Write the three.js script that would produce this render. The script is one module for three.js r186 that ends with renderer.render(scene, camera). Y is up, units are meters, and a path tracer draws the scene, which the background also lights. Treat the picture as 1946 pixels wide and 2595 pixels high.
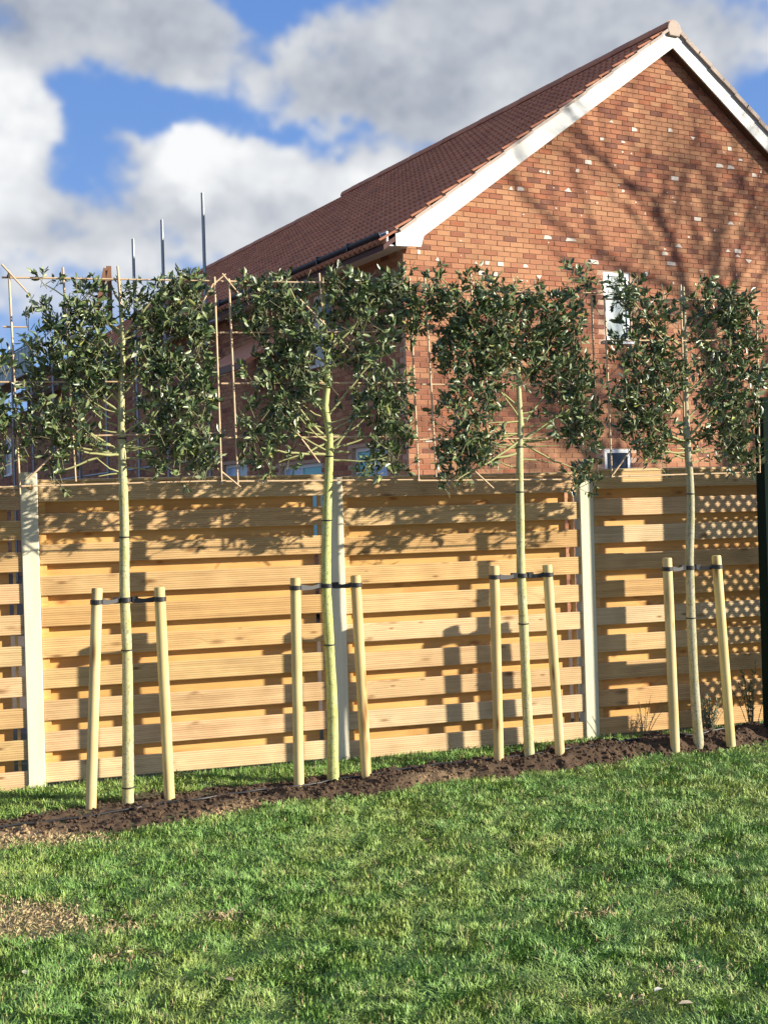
import * as THREE from 'three';
import { mergeGeometries } from 'three/addons/utils/BufferGeometryUtils.js';

// ---------------------------------------------------------------- camera, sky, sun, exposure
const scene = new THREE.Scene();
const camera = new THREE.PerspectiveCamera(43.95, 767 / 1024, 0.1, 900);
camera.position.set(0, 1.6, 0);
camera.rotation.set(0, 0, -0.0288);

const renderer = new THREE.WebGLRenderer({ antialias: true });
renderer.toneMapping = THREE.LinearToneMapping;
renderer.toneMappingExposure = 2.0;
renderer.shadowMap.enabled = true;

const SUN = new THREE.Vector3(1.965, 0.62, 0.445).normalize();      // low winter sun from the side
const sun = new THREE.DirectionalLight(new THREE.Color().setRGB(1.0, 0.92, 0.78), 5.0);
sun.position.copy(SUN).multiplyScalar(60).add(new THREE.Vector3(1, 2, -10));
sun.target.position.set(1, 2, -10);
sun.castShadow = true;
sun.shadow.radius = 1.0;
sun.shadow.mapSize.set(4096, 4096);
Object.assign(sun.shadow.camera, { left: -26, right: 26, top: 26, bottom: -26, near: 1, far: 140 });
scene.add(sun, sun.target);

// ---------------------------------------------------------------- small tools
function rng(seed) { let a = seed >>> 0; return () => { a = (a + 0x6D2B79F5) | 0; let t = Math.imul(a ^ (a >>> 15), 1 | a); t = (t + Math.imul(t ^ (t >>> 7), 61 | t)) ^ t; return ((t ^ (t >>> 14)) >>> 0) / 4294967296; }; }
const clamp = (x, a = 0, b = 1) => Math.min(b, Math.max(a, x));
const smooth = (a, b, x) => { const t = clamp((x - a) / (b - a)); return t * t * (3 - 2 * t); };
const mix = (a, b, t) => a + (b - a) * t;
function hash3(x, y, z) { let h = Math.imul(x, 374761393) ^ Math.imul(y, 668265263) ^ Math.imul(z, 2147483647 - 1274126177); h = Math.imul(h ^ (h >>> 13), 1274126177); return ((h ^ (h >>> 16)) >>> 0) / 4294967296; }
function vnoise(x, y, z = 0) {
  const ix = Math.floor(x), iy = Math.floor(y), iz = Math.floor(z);
  let fx = x - ix, fy = y - iy, fz = z - iz;
  fx = fx * fx * (3 - 2 * fx); fy = fy * fy * (3 - 2 * fy); fz = fz * fz * (3 - 2 * fz);
  const L = (a, b, t) => a + (b - a) * t;
  return L(L(L(hash3(ix, iy, iz), hash3(ix + 1, iy, iz), fx), L(hash3(ix, iy + 1, iz), hash3(ix + 1, iy + 1, iz), fx), fy),
    L(L(hash3(ix, iy, iz + 1), hash3(ix + 1, iy, iz + 1), fx), L(hash3(ix, iy + 1, iz + 1), hash3(ix + 1, iy + 1, iz + 1), fx), fy), fz);
}
function fbm(x, y, z = 0, o = 5, g = 0.5) { let s = 0, a = 1, n = 0; for (let i = 0; i < o; i++) { s += a * vnoise(x, y, z); n += a; a *= g; x = x * 2.03 + 17.1; y = y * 2.03 + 5.7; z = z * 2.03 + 9.2; } return s / n; }
const lin = (r, g, b) => new THREE.Color().setRGB(r, g, b);
const toS = v => { v = clamp(v); return Math.round(255 * (v <= 0.0031308 ? v * 12.92 : 1.055 * Math.pow(v, 1 / 2.4) - 0.055)); };

function colorTexture(w, h, fn, rx = 1, ry = 1) {            // fn -> linear rgb
  const d = new Uint8Array(w * h * 4);
  for (let j = 0; j < h; j++) for (let i = 0; i < w; i++) { const c = fn(i, j), k = (j * w + i) * 4; d[k] = toS(c[0]); d[k + 1] = toS(c[1]); d[k + 2] = toS(c[2]); d[k + 3] = 255; }
  const t = new THREE.DataTexture(d, w, h); t.colorSpace = THREE.SRGBColorSpace; t.magFilter = THREE.LinearFilter; t.minFilter = THREE.LinearMipmapLinearFilter; t.generateMipmaps = true;
  t.wrapS = t.wrapT = THREE.RepeatWrapping; t.repeat.set(rx, ry); t.needsUpdate = true; return t;
}
function greyTexture(w, h, fn, rx = 1, ry = 1) {
  const d = new Uint8Array(w * h * 4);
  for (let j = 0; j < h; j++) for (let i = 0; i < w; i++) { const c = Math.round(255 * clamp(fn(i, j))), k = (j * w + i) * 4; d[k] = d[k + 1] = d[k + 2] = c; d[k + 3] = 255; }
  const t = new THREE.DataTexture(d, w, h); t.magFilter = THREE.LinearFilter; t.wrapS = t.wrapT = THREE.RepeatWrapping; t.repeat.set(rx, ry); t.needsUpdate = true; return t;
}
const taken = {};
function numbered(n) { if (taken[n] === undefined) { taken[n] = 0; return n; } taken[n]++; return n + '_' + String(taken[n]).padStart(3, '0'); }
function mesh(name, geo, mat, parent) { const m = new THREE.Mesh(geo, mat); m.name = name; m.castShadow = m.receiveShadow = true; if (parent) parent.add(m); return m; }
function group(name, parent) { const g = new THREE.Group(); g.name = name; if (parent) parent.add(g); return g; }
function tag(o, label, category, grp) { o.userData.label = label; o.userData.category = category; if (grp) o.userData.group = grp; return o; }
function thing(name, label, category, grp) { const o = new THREE.Group(); o.name = numbered(name); scene.add(o); return tag(o, label, category, grp); }
function structure(name, geo, mat) { const m = mesh(numbered(name), geo, mat, scene); m.userData.kind = 'structure'; return m; }
const box = (x0, x1, y0, y1, z0, z1) => { const g = new THREE.BoxGeometry(x1 - x0, y1 - y0, z1 - z0); g.translate((x0 + x1) / 2, (y0 + y1) / 2, (z0 + z1) / 2); return g; };
function paint(g, c) { const n = g.attributes.position.count, a = new Float32Array(n * 3); for (let i = 0; i < n; i++) { a[3 * i] = c[0]; a[3 * i + 1] = c[1]; a[3 * i + 2] = c[2]; } g.setAttribute('color', new THREE.BufferAttribute(a, 3)); return g; }
function boxUV(g, s = 1) {                                     // uv in metres from the dominant axis of each face
  if (g.index) g = g.toNonIndexed();
  const p = g.attributes.position, n = g.attributes.normal, uv = new Float32Array(p.count * 2);
  for (let i = 0; i < p.count; i++) {
    const ax = Math.abs(n.getX(i)), ay = Math.abs(n.getY(i)), az = Math.abs(n.getZ(i));
    const x = p.getX(i), y = p.getY(i), z = p.getZ(i);
    if (ax > ay && ax > az) { uv[2 * i] = z * s; uv[2 * i + 1] = y * s; } else if (ay > az) { uv[2 * i] = x * s; uv[2 * i + 1] = z * s; } else { uv[2 * i] = x * s; uv[2 * i + 1] = y * s; }
  }
  g.setAttribute('uv', new THREE.BufferAttribute(uv, 2)); return g;
}
// tapered tube through points [x,y,z,r]
function tube(pts, seg = 7, caps = true, uvs = 1) {
  const P = pts.map(p => new THREE.Vector3(p[0], p[1], p[2])), pos = [], nor = [], uv = [], idx = [];
  let ref = new THREE.Vector3(0, 0, 1), len = 0;
  for (let i = 0; i < P.length; i++) {
    const t = new THREE.Vector3().subVectors(P[Math.min(i + 1, P.length - 1)], P[Math.max(i - 1, 0)]).normalize();
    if (Math.abs(t.dot(ref)) > 0.95) ref = new THREE.Vector3(1, 0, 0);
    const a = new THREE.Vector3().crossVectors(ref, t).normalize(), b = new THREE.Vector3().crossVectors(t, a).normalize(); ref = b.clone();
    if (i) len += P[i].distanceTo(P[i - 1]);
    for (let k = 0; k <= seg; k++) {
      const th = k / seg * Math.PI * 2, nx = a.clone().multiplyScalar(Math.cos(th)).addScaledVector(b, Math.sin(th));
      pos.push(P[i].x + nx.x * pts[i][3], P[i].y + nx.y * pts[i][3], P[i].z + nx.z * pts[i][3]); nor.push(nx.x, nx.y, nx.z); uv.push(k / seg * uvs, len);
    }
  }
  const w = seg + 1;
  for (let i = 0; i < P.length - 1; i++) for (let k = 0; k < seg; k++) { const a = i * w + k, b = a + 1, c = a + w, d = c + 1; idx.push(a, b, d, a, d, c); }
  if (caps) for (const e of [0, P.length - 1]) {
    const c = pos.length / 3, t = new THREE.Vector3().subVectors(P[e ? e : 1], P[e ? e - 1 : 0]).normalize().multiplyScalar(e ? 1 : -1);
    pos.push(P[e].x, P[e].y, P[e].z); nor.push(t.x, t.y, t.z); uv.push(0.5, e ? len : 0);
    const s = c + 1; for (let k = 0; k <= seg; k++) { const q = (e * w + k) * 3; pos.push(pos[q], pos[q + 1], pos[q + 2]); nor.push(t.x, t.y, t.z); uv.push(0.5, e ? len : 0); }
    for (let k = 0; k < seg; k++) e ? idx.push(c, s + k, s + k + 1) : idx.push(c, s + k + 1, s + k);
  }
  const g = new THREE.BufferGeometry();
  g.setAttribute('position', new THREE.Float32BufferAttribute(pos, 3)); g.setAttribute('normal', new THREE.Float32BufferAttribute(nor, 3)); g.setAttribute('uv', new THREE.Float32BufferAttribute(uv, 2)); g.setIndex(idx); return g;
}
// bar with a constant cross-section: prof = closed loop of [y,z] going round, extruded along x
function profileBar(L, prof, u0 = 0, v0 = 0, us = 0.5) {
  const pos = [], uv = []; let v = v0; const n = prof.length;
  for (let i = 0; i < n; i++) {
    const a = prof[i], b = prof[(i + 1) % n], dl = Math.hypot(b[0] - a[0], b[1] - a[1]);
    const A0 = [0, a[0], a[1]], A1 = [L, a[0], a[1]], B0 = [0, b[0], b[1]], B1 = [L, b[0], b[1]];
    pos.push(...A0, ...B0, ...B1, ...A0, ...B1, ...A1);
    uv.push(u0, v, u0, v + dl, u0 + L * us, v + dl, u0, v, u0 + L * us, v + dl, u0 + L * us, v); v += dl;
  }
  const c = prof.map(p => new THREE.Vector2(p[0], p[1])), tri = THREE.ShapeUtils.triangulateShape(c, []);
  for (const t of tri) for (const [x, o] of [[0, [0, 1, 2]], [L, [2, 1, 0]]]) for (const k of o) { const p = prof[t[k]]; pos.push(x, p[0], p[1]); uv.push(u0 + p[1] * 2, v0 + p[0] * 2); }
  const g = new THREE.BufferGeometry(); g.setAttribute('position', new THREE.Float32BufferAttribute(pos, 3)); g.setAttribute('uv', new THREE.Float32BufferAttribute(uv, 2)); g.computeVertexNormals(); return g;
}
function extrude(points, depth, holes = []) {                 // polygon in x,y, thickness along +z
  const s = new THREE.Shape(points.map(p => new THREE.Vector2(p[0], p[1])));
  for (const h of holes) s.holes.push(new THREE.Path(h.map(p => new THREE.Vector2(p[0], p[1]))));
  return new THREE.ExtrudeGeometry(s, { depth, bevelEnabled: false });
}

// ---------------------------------------------------------------- sky
{
  const W = 2048, H = 1024, data = new Float32Array(W * H * 4);
  // cloud masses: azimuth and elevation (degrees, straight ahead = 0), half sizes, weight, brightness
  const masses = [
    // high grey sheet over the top
    [-14, 22.0, 7, 3.4, 1.0, 0.12], [-8.5, 20.4, 4.6, 2.2, 0.85, 0.10], [-1.0, 18.4, 4.6, 2.2, 0.8, 0.25], [4, 20.5, 6, 3.4, 0.95, 0.22], [11, 20.0, 7, 4.4, 1.0, 0.28], [6.5, 16.6, 5, 2.2, 0.75, 0.22], [-3.4, 19.9, 1.5, 0.9, 0.45, 0.8],
    // white cumulus
    [-16.2, 17.0, 2.3, 2.6, 1.1, 1.0], [-17.0, 14.4, 3.0, 1.9, 1.0, 0.85], [-11.6, 16.6, 1.6, 1.3, 0.45, 0.45],
    [-8.2, 15.4, 2.6, 1.35, 1.15, 1.0], [-5.4, 14.9, 2.6, 1.2, 1.0, 0.95], [-1.6, 14.7, 3.4, 1.2, 0.95, 0.85], [-8.8, 13.4, 3.2, 0.9, 0.55, 0.30], [-3.6, 13.2, 4.6, 0.9, 0.6, 0.45],
    [1.5, 14.2, 4.5, 1.3, 0.8, 0.7], [-12.2, 15.2, 2.2, 1.5, 0.4, 0.4], [-13.5, 13.6, 2.6, 1.0, 0.5, 0.5], [4.5, 17.8, 7, 1.6, 0.55, 0.3], [12, 16.8, 7, 3, 0.6, 0.4],
    // thin low cloud
    [-10, 12.4, 8, 1.3, 0.42, 0.6], [-4, 12.0, 6, 1.3, 0.45, 0.6], [-13, 9.4, 6, 1.4, 0.26, 0.6], [-7, 8.8, 5, 1.6, 0.25, 0.7],
    [-11.4, 11.7, 2.2, 0.7, 0.5, 0.75], [-15.0, 12.2, 3.0, 0.8, 0.45, 0.5], [-9.6, 10.0, 1.5, 0.8, 0.6, 1.0], [-5.2, 11.2, 2.6, 0.8, 0.4, 0.7], [-16.4, 10.2, 1.4, 0.9, 0.5, 0.6],
    // clear gaps
    [-4.8, 22.2, 2.0, 2.4, -1.4, 0], [-11.4, 18.4, 2.6, 1.2, -0.8, 0], [-9.0, 17.6, 3.0, 1.1, -0.7, 0], [-12.8, 15.6, 1.2, 1.4, -0.5, 0], [18.2, 16.8, 1.5, 1.1, -1.1, 0], [-3.4, 16.7, 3.6, 0.6, -0.6, 0], [3, 16.0, 3, 0.5, -0.4, 0],
  ];
  for (let j = 0; j < H; j++) {
    const el = ((j + 0.5) / H - 0.5) * Math.PI, ce = Math.cos(el), se = Math.sin(el);
    for (let i = 0; i < W; i++) {
      const th = ((i + 0.5) / W - 0.5) * 2 * Math.PI, dx = ce * Math.cos(th), dz = ce * Math.sin(th), k = (j * W + i) * 4;
      let r, g, b;
      if (se < -0.02) { r = 0.24; g = 0.25; b = 0.24; } else {
        const e = Math.max(se, 0), az = Math.atan2(dx, -dz) * 57.2958, eld = Math.asin(clamp(se, -1, 1)) * 57.2958;
        const t = Math.pow(1 - e, 2.6);
        r = mix(0.050, 0.225, t); g = mix(0.14, 0.38, t); b = mix(0.41, 0.65, t);
        const n1 = fbm(dx * 5 + 3, se * 9 + 1, dz * 5 + 7, 6, 0.55), n2 = fbm(dx * 20 + 11, se * 28, dz * 20, 6, 0.66);
        let cov = (n1 - 0.5) * 2.4 + 0.12, bright = 0.55, wsum = 0.35;
        bright *= wsum;
        const near = smooth(30, 21, Math.abs(az)) * smooth(34, 25, eld);
        if (near > 0) {
          let c = -0.10, bs = 0.12, ws = 0.3;
          const wx = (fbm(dx * 30, se * 30, dz * 30 + 4, 5, 0.55) - 0.5) * 3.6, wy = (fbm(dx * 30 + 40, se * 30, dz * 30, 5, 0.55) - 0.5) * 2.6;
          for (const m of masses) { const q = ((az + wx - m[0]) / m[2]) ** 2 + ((eld + wy - m[1]) / m[3]) ** 2; if (q < 9) { const f = Math.exp(-q * 1.1) * m[4]; c += f; if (m[4] > 0) { bs += f * f * m[5]; ws += f * f; } } }
          cov = mix(cov, c + (n2 - 0.5) * 0.75, near); bright = mix(bright, bs, near); wsum = mix(wsum, ws, near);
        }
        const lm = clamp(bright / wsum), a = smooth(mix(-0.06, 0.04, lm), mix(0.80, 0.46, lm), cov + (n2 - 0.5) * 0.85) * smooth(-0.02, 0.06, se + 0.03);
        const lum = clamp(lm * 1.08 + (n2 - 0.5) * 1.1 + 0.04);
        const cr = mix(0.225, 0.655, lum), cg = mix(0.255, 0.665, lum), cb = mix(0.315, 0.672, lum);
        r = mix(r, cr, a); g = mix(g, cg, a); b = mix(b, cb, a);
      }
      data[k] = r * 0.73; data[k + 1] = g * 0.73; data[k + 2] = b * 0.73; data[k + 3] = 1;
    }
  }
  const t = new THREE.DataTexture(data, W, H, THREE.RGBAFormat, THREE.FloatType);
  t.mapping = THREE.EquirectangularReflectionMapping; t.magFilter = t.minFilter = THREE.LinearFilter; t.wrapS = THREE.RepeatWrapping; t.needsUpdate = true;
  scene.background = t; scene.environment = t;
}

// ---------------------------------------------------------------- frames of reference
const FY = 17 * Math.PI / 180, F0 = new THREE.Vector3(-2.130, 0, -7.635);
const fu = new THREE.Vector3(Math.cos(FY), 0, -Math.sin(FY)), fn = new THREE.Vector3(Math.sin(FY), 0, Math.cos(FY));
const G = (u, h, d) => F0.clone().addScaledVector(fu, u).addScaledVector(fn, d).setY(h);     // along the fence, up, out from the fence
const toUD = (x, z) => { const q = new THREE.Vector3(x - F0.x, 0, z - F0.z); return [q.dot(fu), q.dot(fn)]; };
const place = (o, u, h, d) => { o.position.copy(G(u, h, d)); o.rotation.y = FY; return o; };

// bed of soil along the trees: front and back edges as distance from the fence
const bedF = [[-1.6, 1.25], [-0.22, 1.27], [0.34, 1.30], [0.79, 1.18], [1.16, 0.98], [1.81, 0.97], [2.43, 0.86], [2.68, 0.93], [3.34, 0.82], [3.6, 0.74], [3.9, 0.72], [4.5, 0.66], [5.3, 0.55]];
const bedB = [[-1.6, 0.9], [-0.22, 0.78], [0.15, 0.62], [0.55, 0.46], [1.03, 0.5], [1.53, 0.42], [2.02, 0.44], [2.65, 0.42], [3.2, 0.38], [3.67, 0.42], [4.2, 0.36], [4.6, 0.24], [5.3, 0.2]];
const lerpList = (L, u) => { if (u <= L[0][0]) return L[0][1]; for (let i = 1; i < L.length; i++) if (u <= L[i][0]) return mix(L[i - 1][1], L[i][1], (u - L[i - 1][0]) / (L[i][0] - L[i - 1][0])); return L[L.length - 1][1]; };
const bedEdge = (u, front) => front ? lerpList(bedF, u) + (fbm(u * 6, 3.3, 0, 3) - 0.5) * 0.22 : lerpList(bedB, u) + (fbm(u * 6, 9.1, 0, 3) - 0.5) * 0.16;
const soilBase = u => mix(-0.022, 0.048, smooth(0.4, 4.0, u));
function lawnHeight(x, z) { return (fbm(x * 1.3, z * 1.3, 2, 3) - 0.5) * 0.010 - 0.003; }
function soilHeight(u, d) {
  const b = bedEdge(u, false), f = bedEdge(u, true), t = (d - b) / (f - b);
  const rim = smooth(-0.02, 0.28, t) * smooth(1.02, 0.72, t);
  return soilBase(u) * rim + 0.03 * rim + (fbm(u * 9, d * 9, 1, 4) - 0.5) * 0.06 * (0.25 + rim) + (fbm(u * 34, d * 34, 5, 3) - 0.5) * 0.028 - 0.006;
}
const inBed = (u, d) => u > -1.6 && u < 5.3 && d > bedEdge(u, false) && d < bedEdge(u, true);

const barePatches = [[-1.62, -5.08, 0.42, 0.26, 0.95], [-1.15, -4.95, 0.22, 0.10, 0.55], [-0.72, -5.05, 0.10, 0.05, 0.7], [-1.0, -4.62, 0.14, 0.05, 0.6], [0.78, -4.93, 0.09, 0.06, 0.5], [0.80, -4.05, 0.14, 0.05, 0.35], [1.02, -4.32, 0.2, 0.05, 0.25], [-1.9, -6.32, 0.5, 0.12, 0.7]];
function bareness(x, z) { let b = 0; for (const p of barePatches) { const q = ((x - p[0]) / p[2]) ** 2 + ((z - p[1]) / p[3]) ** 2; b = Math.max(b, p[4] * smooth(1.5, 0.35, q + (fbm(x * 9, z * 9, 2, 3) - 0.5) * 1.6)); } return b; }
// ---------------------------------------------------------------- the setting: lawn, soil, ground beyond
const turfTex = colorTexture(512, 512, (i, j) => { const n = fbm(i / 30, j / 30, 0, 4), m = vnoise(i / 2.2, j / 2.2, 8); const s = 0.55 + 0.7 * m; return [mix(0.060, 0.10, n) * s, mix(0.085, 0.075, n) * s, mix(0.022, 0.035, n) * s]; });
const turfMat = new THREE.MeshStandardMaterial({ map: turfTex, roughness: 1, vertexColors: true });
{
  const nx = 320, nz = 272, x0 = -8, x1 = 8, z0 = -9.6, z1 = 4, pos = [], uv = [], col = [], idx = [];
  for (let j = 0; j <= nz; j++) for (let i = 0; i <= nx; i++) {
    const x = mix(x0, x1, i / nx), z = mix(z0, z1, j / nz); pos.push(x, lawnHeight(x, z), z); uv.push(x * 1.2, z * 1.2);
    const bb = bareness(x, z); col.push(mix(1, 5.2, bb), mix(1, 4.3, bb), mix(1, 6.0, bb));
  }
  for (let j = 0; j < nz; j++) for (let i = 0; i < nx; i++) { const a = j * (nx + 1) + i; idx.push(a, a + nx + 1, a + 1, a + 1, a + nx + 1, a + nx + 2); }
  const g = new THREE.BufferGeometry(); g.setAttribute('position', new THREE.Float32BufferAttribute(pos, 3)); g.setAttribute('uv', new THREE.Float32BufferAttribute(uv, 2)); g.setAttribute('color', new THREE.Float32BufferAttribute(col, 3)); g.setIndex(idx); g.computeVertexNormals();
  structure('lawn_ground', g, turfMat);
}
{
  const tex = colorTexture(512, 512, (i, j) => { const n = fbm(i / 60, j / 60, 3, 5), m = vnoise(i / 2, j / 2, 1); const s = 0.8 + 0.4 * m; return [mix(0.10, 0.16, n) * s, mix(0.07, 0.11, n) * s, mix(0.042, 0.07, n) * s]; }, 120, 120);
  const g = new THREE.PlaneGeometry(900, 900); g.rotateX(-Math.PI / 2); g.translate(0, -0.09, 0);
  structure('ground', g, new THREE.MeshStandardMaterial({ map: tex, roughness: 1 }));
}
const soilTex = colorTexture(512, 512, (i, j) => { const n = fbm(i / 25, j / 25, 7, 5), m = vnoise(i / 1.7, j / 1.7, 4); const s = 0.55 + 0.9 * m; return [mix(0.046, 0.094, n) * s, mix(0.027, 0.055, n) * s, mix(0.014, 0.028, n) * s]; });
const dryness = (u, d) => { const f = bedEdge(u, true), near = smooth(f - 0.24, f - 0.06, d); const where = (Math.exp(-(((u - 0.98) / 0.2) ** 2)) + Math.exp(-(((u - 2.3) / 0.22) ** 2)) * 0.7) + smooth(0.25, -0.1, u); return clamp(near * where * smooth(0.3, 0.62, fbm(u * 12, d * 12, 3, 3) + 0.18)); };
{
  const nu = 420, nd = 70, pos = [], uv = [], col = [], idx = [];
  for (let i = 0; i <= nu; i++) {
    const u = mix(-1.6, 5.3, i / nu), b = bedEdge(u, false), f = bedEdge(u, true);
    for (let j = 0; j <= nd; j++) {
      const d = mix(b - 0.03, f + 0.03, j / nd), p = G(u, soilHeight(u, d), d); pos.push(p.x, p.y + 0.004, p.z); uv.push(u * 2, d * 2);
      const k = dryness(u, d); col.push(mix(1, 3.3, k), mix(1, 3.9, k), mix(1, 4.0, k));
    }
  }
  for (let i = 0; i < nu; i++) for (let j = 0; j < nd; j++) { const a = i * (nd + 1) + j; idx.push(a, a + 1, a + nd + 1, a + 1, a + nd + 2, a + nd + 1); }
  const g = new THREE.BufferGeometry(); g.setAttribute('position', new THREE.Float32BufferAttribute(pos, 3)); g.setAttribute('uv', new THREE.Float32BufferAttribute(uv, 2)); g.setAttribute('color', new THREE.Float32BufferAttribute(col, 3)); g.setIndex(idx); g.computeVertexNormals();
  structure('soil_bed', g, new THREE.MeshStandardMaterial({ map: soilTex, roughness: 1, vertexColors: true }));
}

// ---------------------------------------------------------------- fence
function woodTexture(seed, base, dark, W = 1024, H = 512, knots = 22) {     // 2 m along x, 1 m across y
  const R = rng(seed), K = []; for (let i = 0; i < knots; i++) K.push([R() * W, R() * H, 6 + R() * 12, R()]);
  return colorTexture(W, H, (i, j) => {
    let yy = j, kd = 0;
    for (const k of K) {
      let dx = i - k[0], dy = j - k[1]; if (dx > W / 2) dx -= W; if (dx < -W / 2) dx += W; if (dy > H / 2) dy -= H; if (dy < -H / 2) dy += H;
      const q = (dx / (k[2] * 2.6)) ** 2 + (dy / k[2]) ** 2;
      if (q < 12) { const e = Math.exp(-q * 0.8); yy += Math.sign(dy || 1) * e * k[2] * 1.4; kd = Math.max(kd, Math.exp(-q * 2.6) * (0.5 + 0.5 * k[3])); }
    }
    const w = (i / W) * 6.2832, wob = 9 * (vnoise(Math.cos(w) * 1.3 + 5, Math.sin(w) * 1.3 + seed, yy / 60) - 0.5);
    const g1 = vnoise((yy + wob) / 5.5, Math.cos(w) * 0.8 + 3, Math.sin(w) * 0.8 + seed), g2 = vnoise((yy + wob) / 1.9, Math.cos(w) * 3 + 3, Math.sin(w) * 3 + seed * 2), g3 = fbm(Math.cos(w) * 2 + 9, Math.sin(w) * 2 + seed, yy / 90, 3);
    let t = clamp(0.55 * g1 + 0.3 * g2 - 0.12 + (g3 - 0.5) * 0.7); t = Math.max(t * 0.78, kd * 1.35);
    return [mix(base[0], dark[0], t), mix(base[1], dark[1], t), mix(base[2], dark[2], t)];
  });
}
const woodTex = [woodTexture(11, [0.71, 0.500, 0.245], [0.32, 0.180, 0.068]), woodTexture(29, [0.73, 0.530, 0.295], [0.34, 0.200, 0.085]), woodTexture(47, [0.68, 0.450, 0.195], [0.28, 0.150, 0.052])];
const tints = [[1, 1, 1], [0.90, 0.85, 0.78], [1.05, 1.05, 1.04], [0.95, 0.99, 1.02], [1.0, 0.94, 0.92]];
const boardMats = [];
for (const t of woodTex) for (const c of tints) boardMats.push(new THREE.MeshStandardMaterial({ map: t, color: lin(...c), roughness: 0.78 }));
const rearTex = woodTexture(71, [0.72, 0.445, 0.145], [0.40, 0.19, 0.050]);
const rearMats = [[1, 1, 1], [1.04, 0.98, 0.95], [0.92, 0.9, 0.85]].map(c => new THREE.MeshStandardMaterial({ map: rearTex, color: lin(...c), roughness: 0.8 }));
const postTex = woodTexture(5, [0.80, 0.74, 0.54], [0.60, 0.53, 0.35], 512, 512, 3);
const postMat = new THREE.MeshStandardMaterial({ map: postTex, roughness: 0.7 });

function ribbedProfile(h, t) {                                 // front face with eight shallow grooves
  const p = [[0.004, 0], [0, -0.003], [0, -t], [h, -t], [h, -0.003], [h - 0.004, 0]];
  const n = 8, m = (h - 0.012) / n;
  for (let i = 0; i < n - 0; i++) { const y = h - 0.006 - m * (i + 0.5); p.push([y + 0.0028, 0], [y, -0.0028], [y - 0.0028, 0]); }
  return p;
}
const plainProfile = (h, t) => [[0.004, 0], [0, -0.003], [0, -t], [h, -t], [h, -0.003], [h - 0.004, 0]];
const PANEL_H = 0.188;
function fencePanel(u0, u1, lift, seed, label) {
  const L = u1 - u0 - 0.106, R = rng(seed), o = thing('timber_fence', label, 'fence', 'slatted bays of the garden fence');
  place(o, u0 + 0.053, lift, 0);
  const fg = [], rg = [], capg = [];
  for (let i = 0; i < 6; i++) fg.push(profileBar(L, ribbedProfile(0.118, 0.019), R(), R(), 0.5));
  const rl = L - 0.078;
  for (let i = 0; i < 5; i++) rg.push(profileBar(rl, plainProfile(0.122, 0.016), R(), R(), 0.5));
  for (let k = 0; k < 10; k++) {
    const b = mesh('board', fg[Math.floor(R() * 6)], boardMats[Math.floor(R() * boardMats.length)], o);
    b.position.set(0, 1.70 - PANEL_H * k + (R() - 0.5) * 0.004, (R() - 0.5) * 0.003); b.rotation.z = (R() - 0.5) * 0.0024;
  }
  for (let k = 0; k < 9; k++) {
    const b = mesh('rear_board', rg[Math.floor(R() * 5)], rearMats[Math.floor(R() * 3)], o);
    b.position.set(0.002, 1.665 - 0.061 - PANEL_H * k + (R() - 0.5) * 0.004, -0.062 - (R()) * 0.003);
  }
  mesh('batten', boxUV(box(0, 0.042, 0.01, 1.80, -0.060, -0.0215)), rearMats[1], o);
  mesh('batten', boxUV(box(L - 0.052, L - 0.034, 0.01, 1.80, -0.060, -0.0215)), rearMats[1], o);
  mesh('batten', boxUV(box(L * 0.5 - 0.02, L * 0.5 + 0.02, 0.01, 1.80, -0.122, -0.0835)), rearMats[2], o);
  const cap = mesh('top_cap', profileBar(L, [[0, 0.006], [0, -0.085], [0.014, -0.085], [0.018, -0.03], [0.014, 0.006]], 0.3, 0.1, 0.5), boardMats[2], o); cap.position.y = 1.8205;
  return o;
}
const postU = [-1.9, 0.0, 1.898, 3.675, 5.56];
fencePanel(postU[0], postU[1], -0.02, 101, 'slatted timber fence bay between the knotted cream post and the row end');
fencePanel(postU[1], postU[2], 0.018, 102, 'slatted timber fence bay between the knotted post and the yellow-green trunk');
fencePanel(postU[2], postU[3], 0.0, 103, 'slatted timber fence bay between the yellow-green trunk and the greyish post');
fencePanel(postU[3], postU[4], 0.016, 104, 'slatted timber fence bay patterned with trellis shadow beside the dark trellis');
function fencePost(u, h, label, slant, mat) {
  const o = thing('fence_post', label, 'fence post', 'posts of the garden fence');
  place(o, u, -0.05, 0.012);
  const s = 0.05, c = 0.004, g = new THREE.ExtrudeGeometry(new THREE.Shape([[-s + c, -s], [s - c, -s], [s, -s + c], [s, s - c], [s - c, s], [-s + c, s], [-s, s - c], [-s, -s + c]].map(p => new THREE.Vector2(...p))), { depth: h + 0.05, bevelEnabled: false, steps: 6 });
  g.rotateX(-Math.PI / 2); g.translate(0, 0, -s + 0.002);
  const p = g.attributes.position; for (let i = 0; i < p.count; i++) if (p.getY(i) > h + 0.04) p.setY(i, p.getY(i) - slant * (p.getX(i) + s));
  g.computeVertexNormals();
  const gg = boxUV(g, 1); const uv = gg.attributes.uv; for (let i = 0; i < uv.count; i++) { const a = uv.getX(i); uv.setX(i, uv.getY(i) * 0.5 + u); uv.setY(i, a); }
  mesh('shaft', gg, mat, o);
  return o;
}
const post0 = fencePost(postU[1], 1.905, 'cream square fence post with a knot near its sawn top', 0.12, postMat);
{
  const kg = new THREE.SphereGeometry(0.017, 12, 8); kg.scale(1.25, 1.0, 0.12);
  const k = mesh('knot', kg, new THREE.MeshStandardMaterial({ color: lin(0.30, 0.20, 0.09), roughness: 0.9 }), post0); k.position.set(0.008, 1.86, 0.0025);
}
fencePost(postU[2], 1.835, 'cream square fence post standing behind the yellow-green tree trunk', 0.02, postMat);
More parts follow.
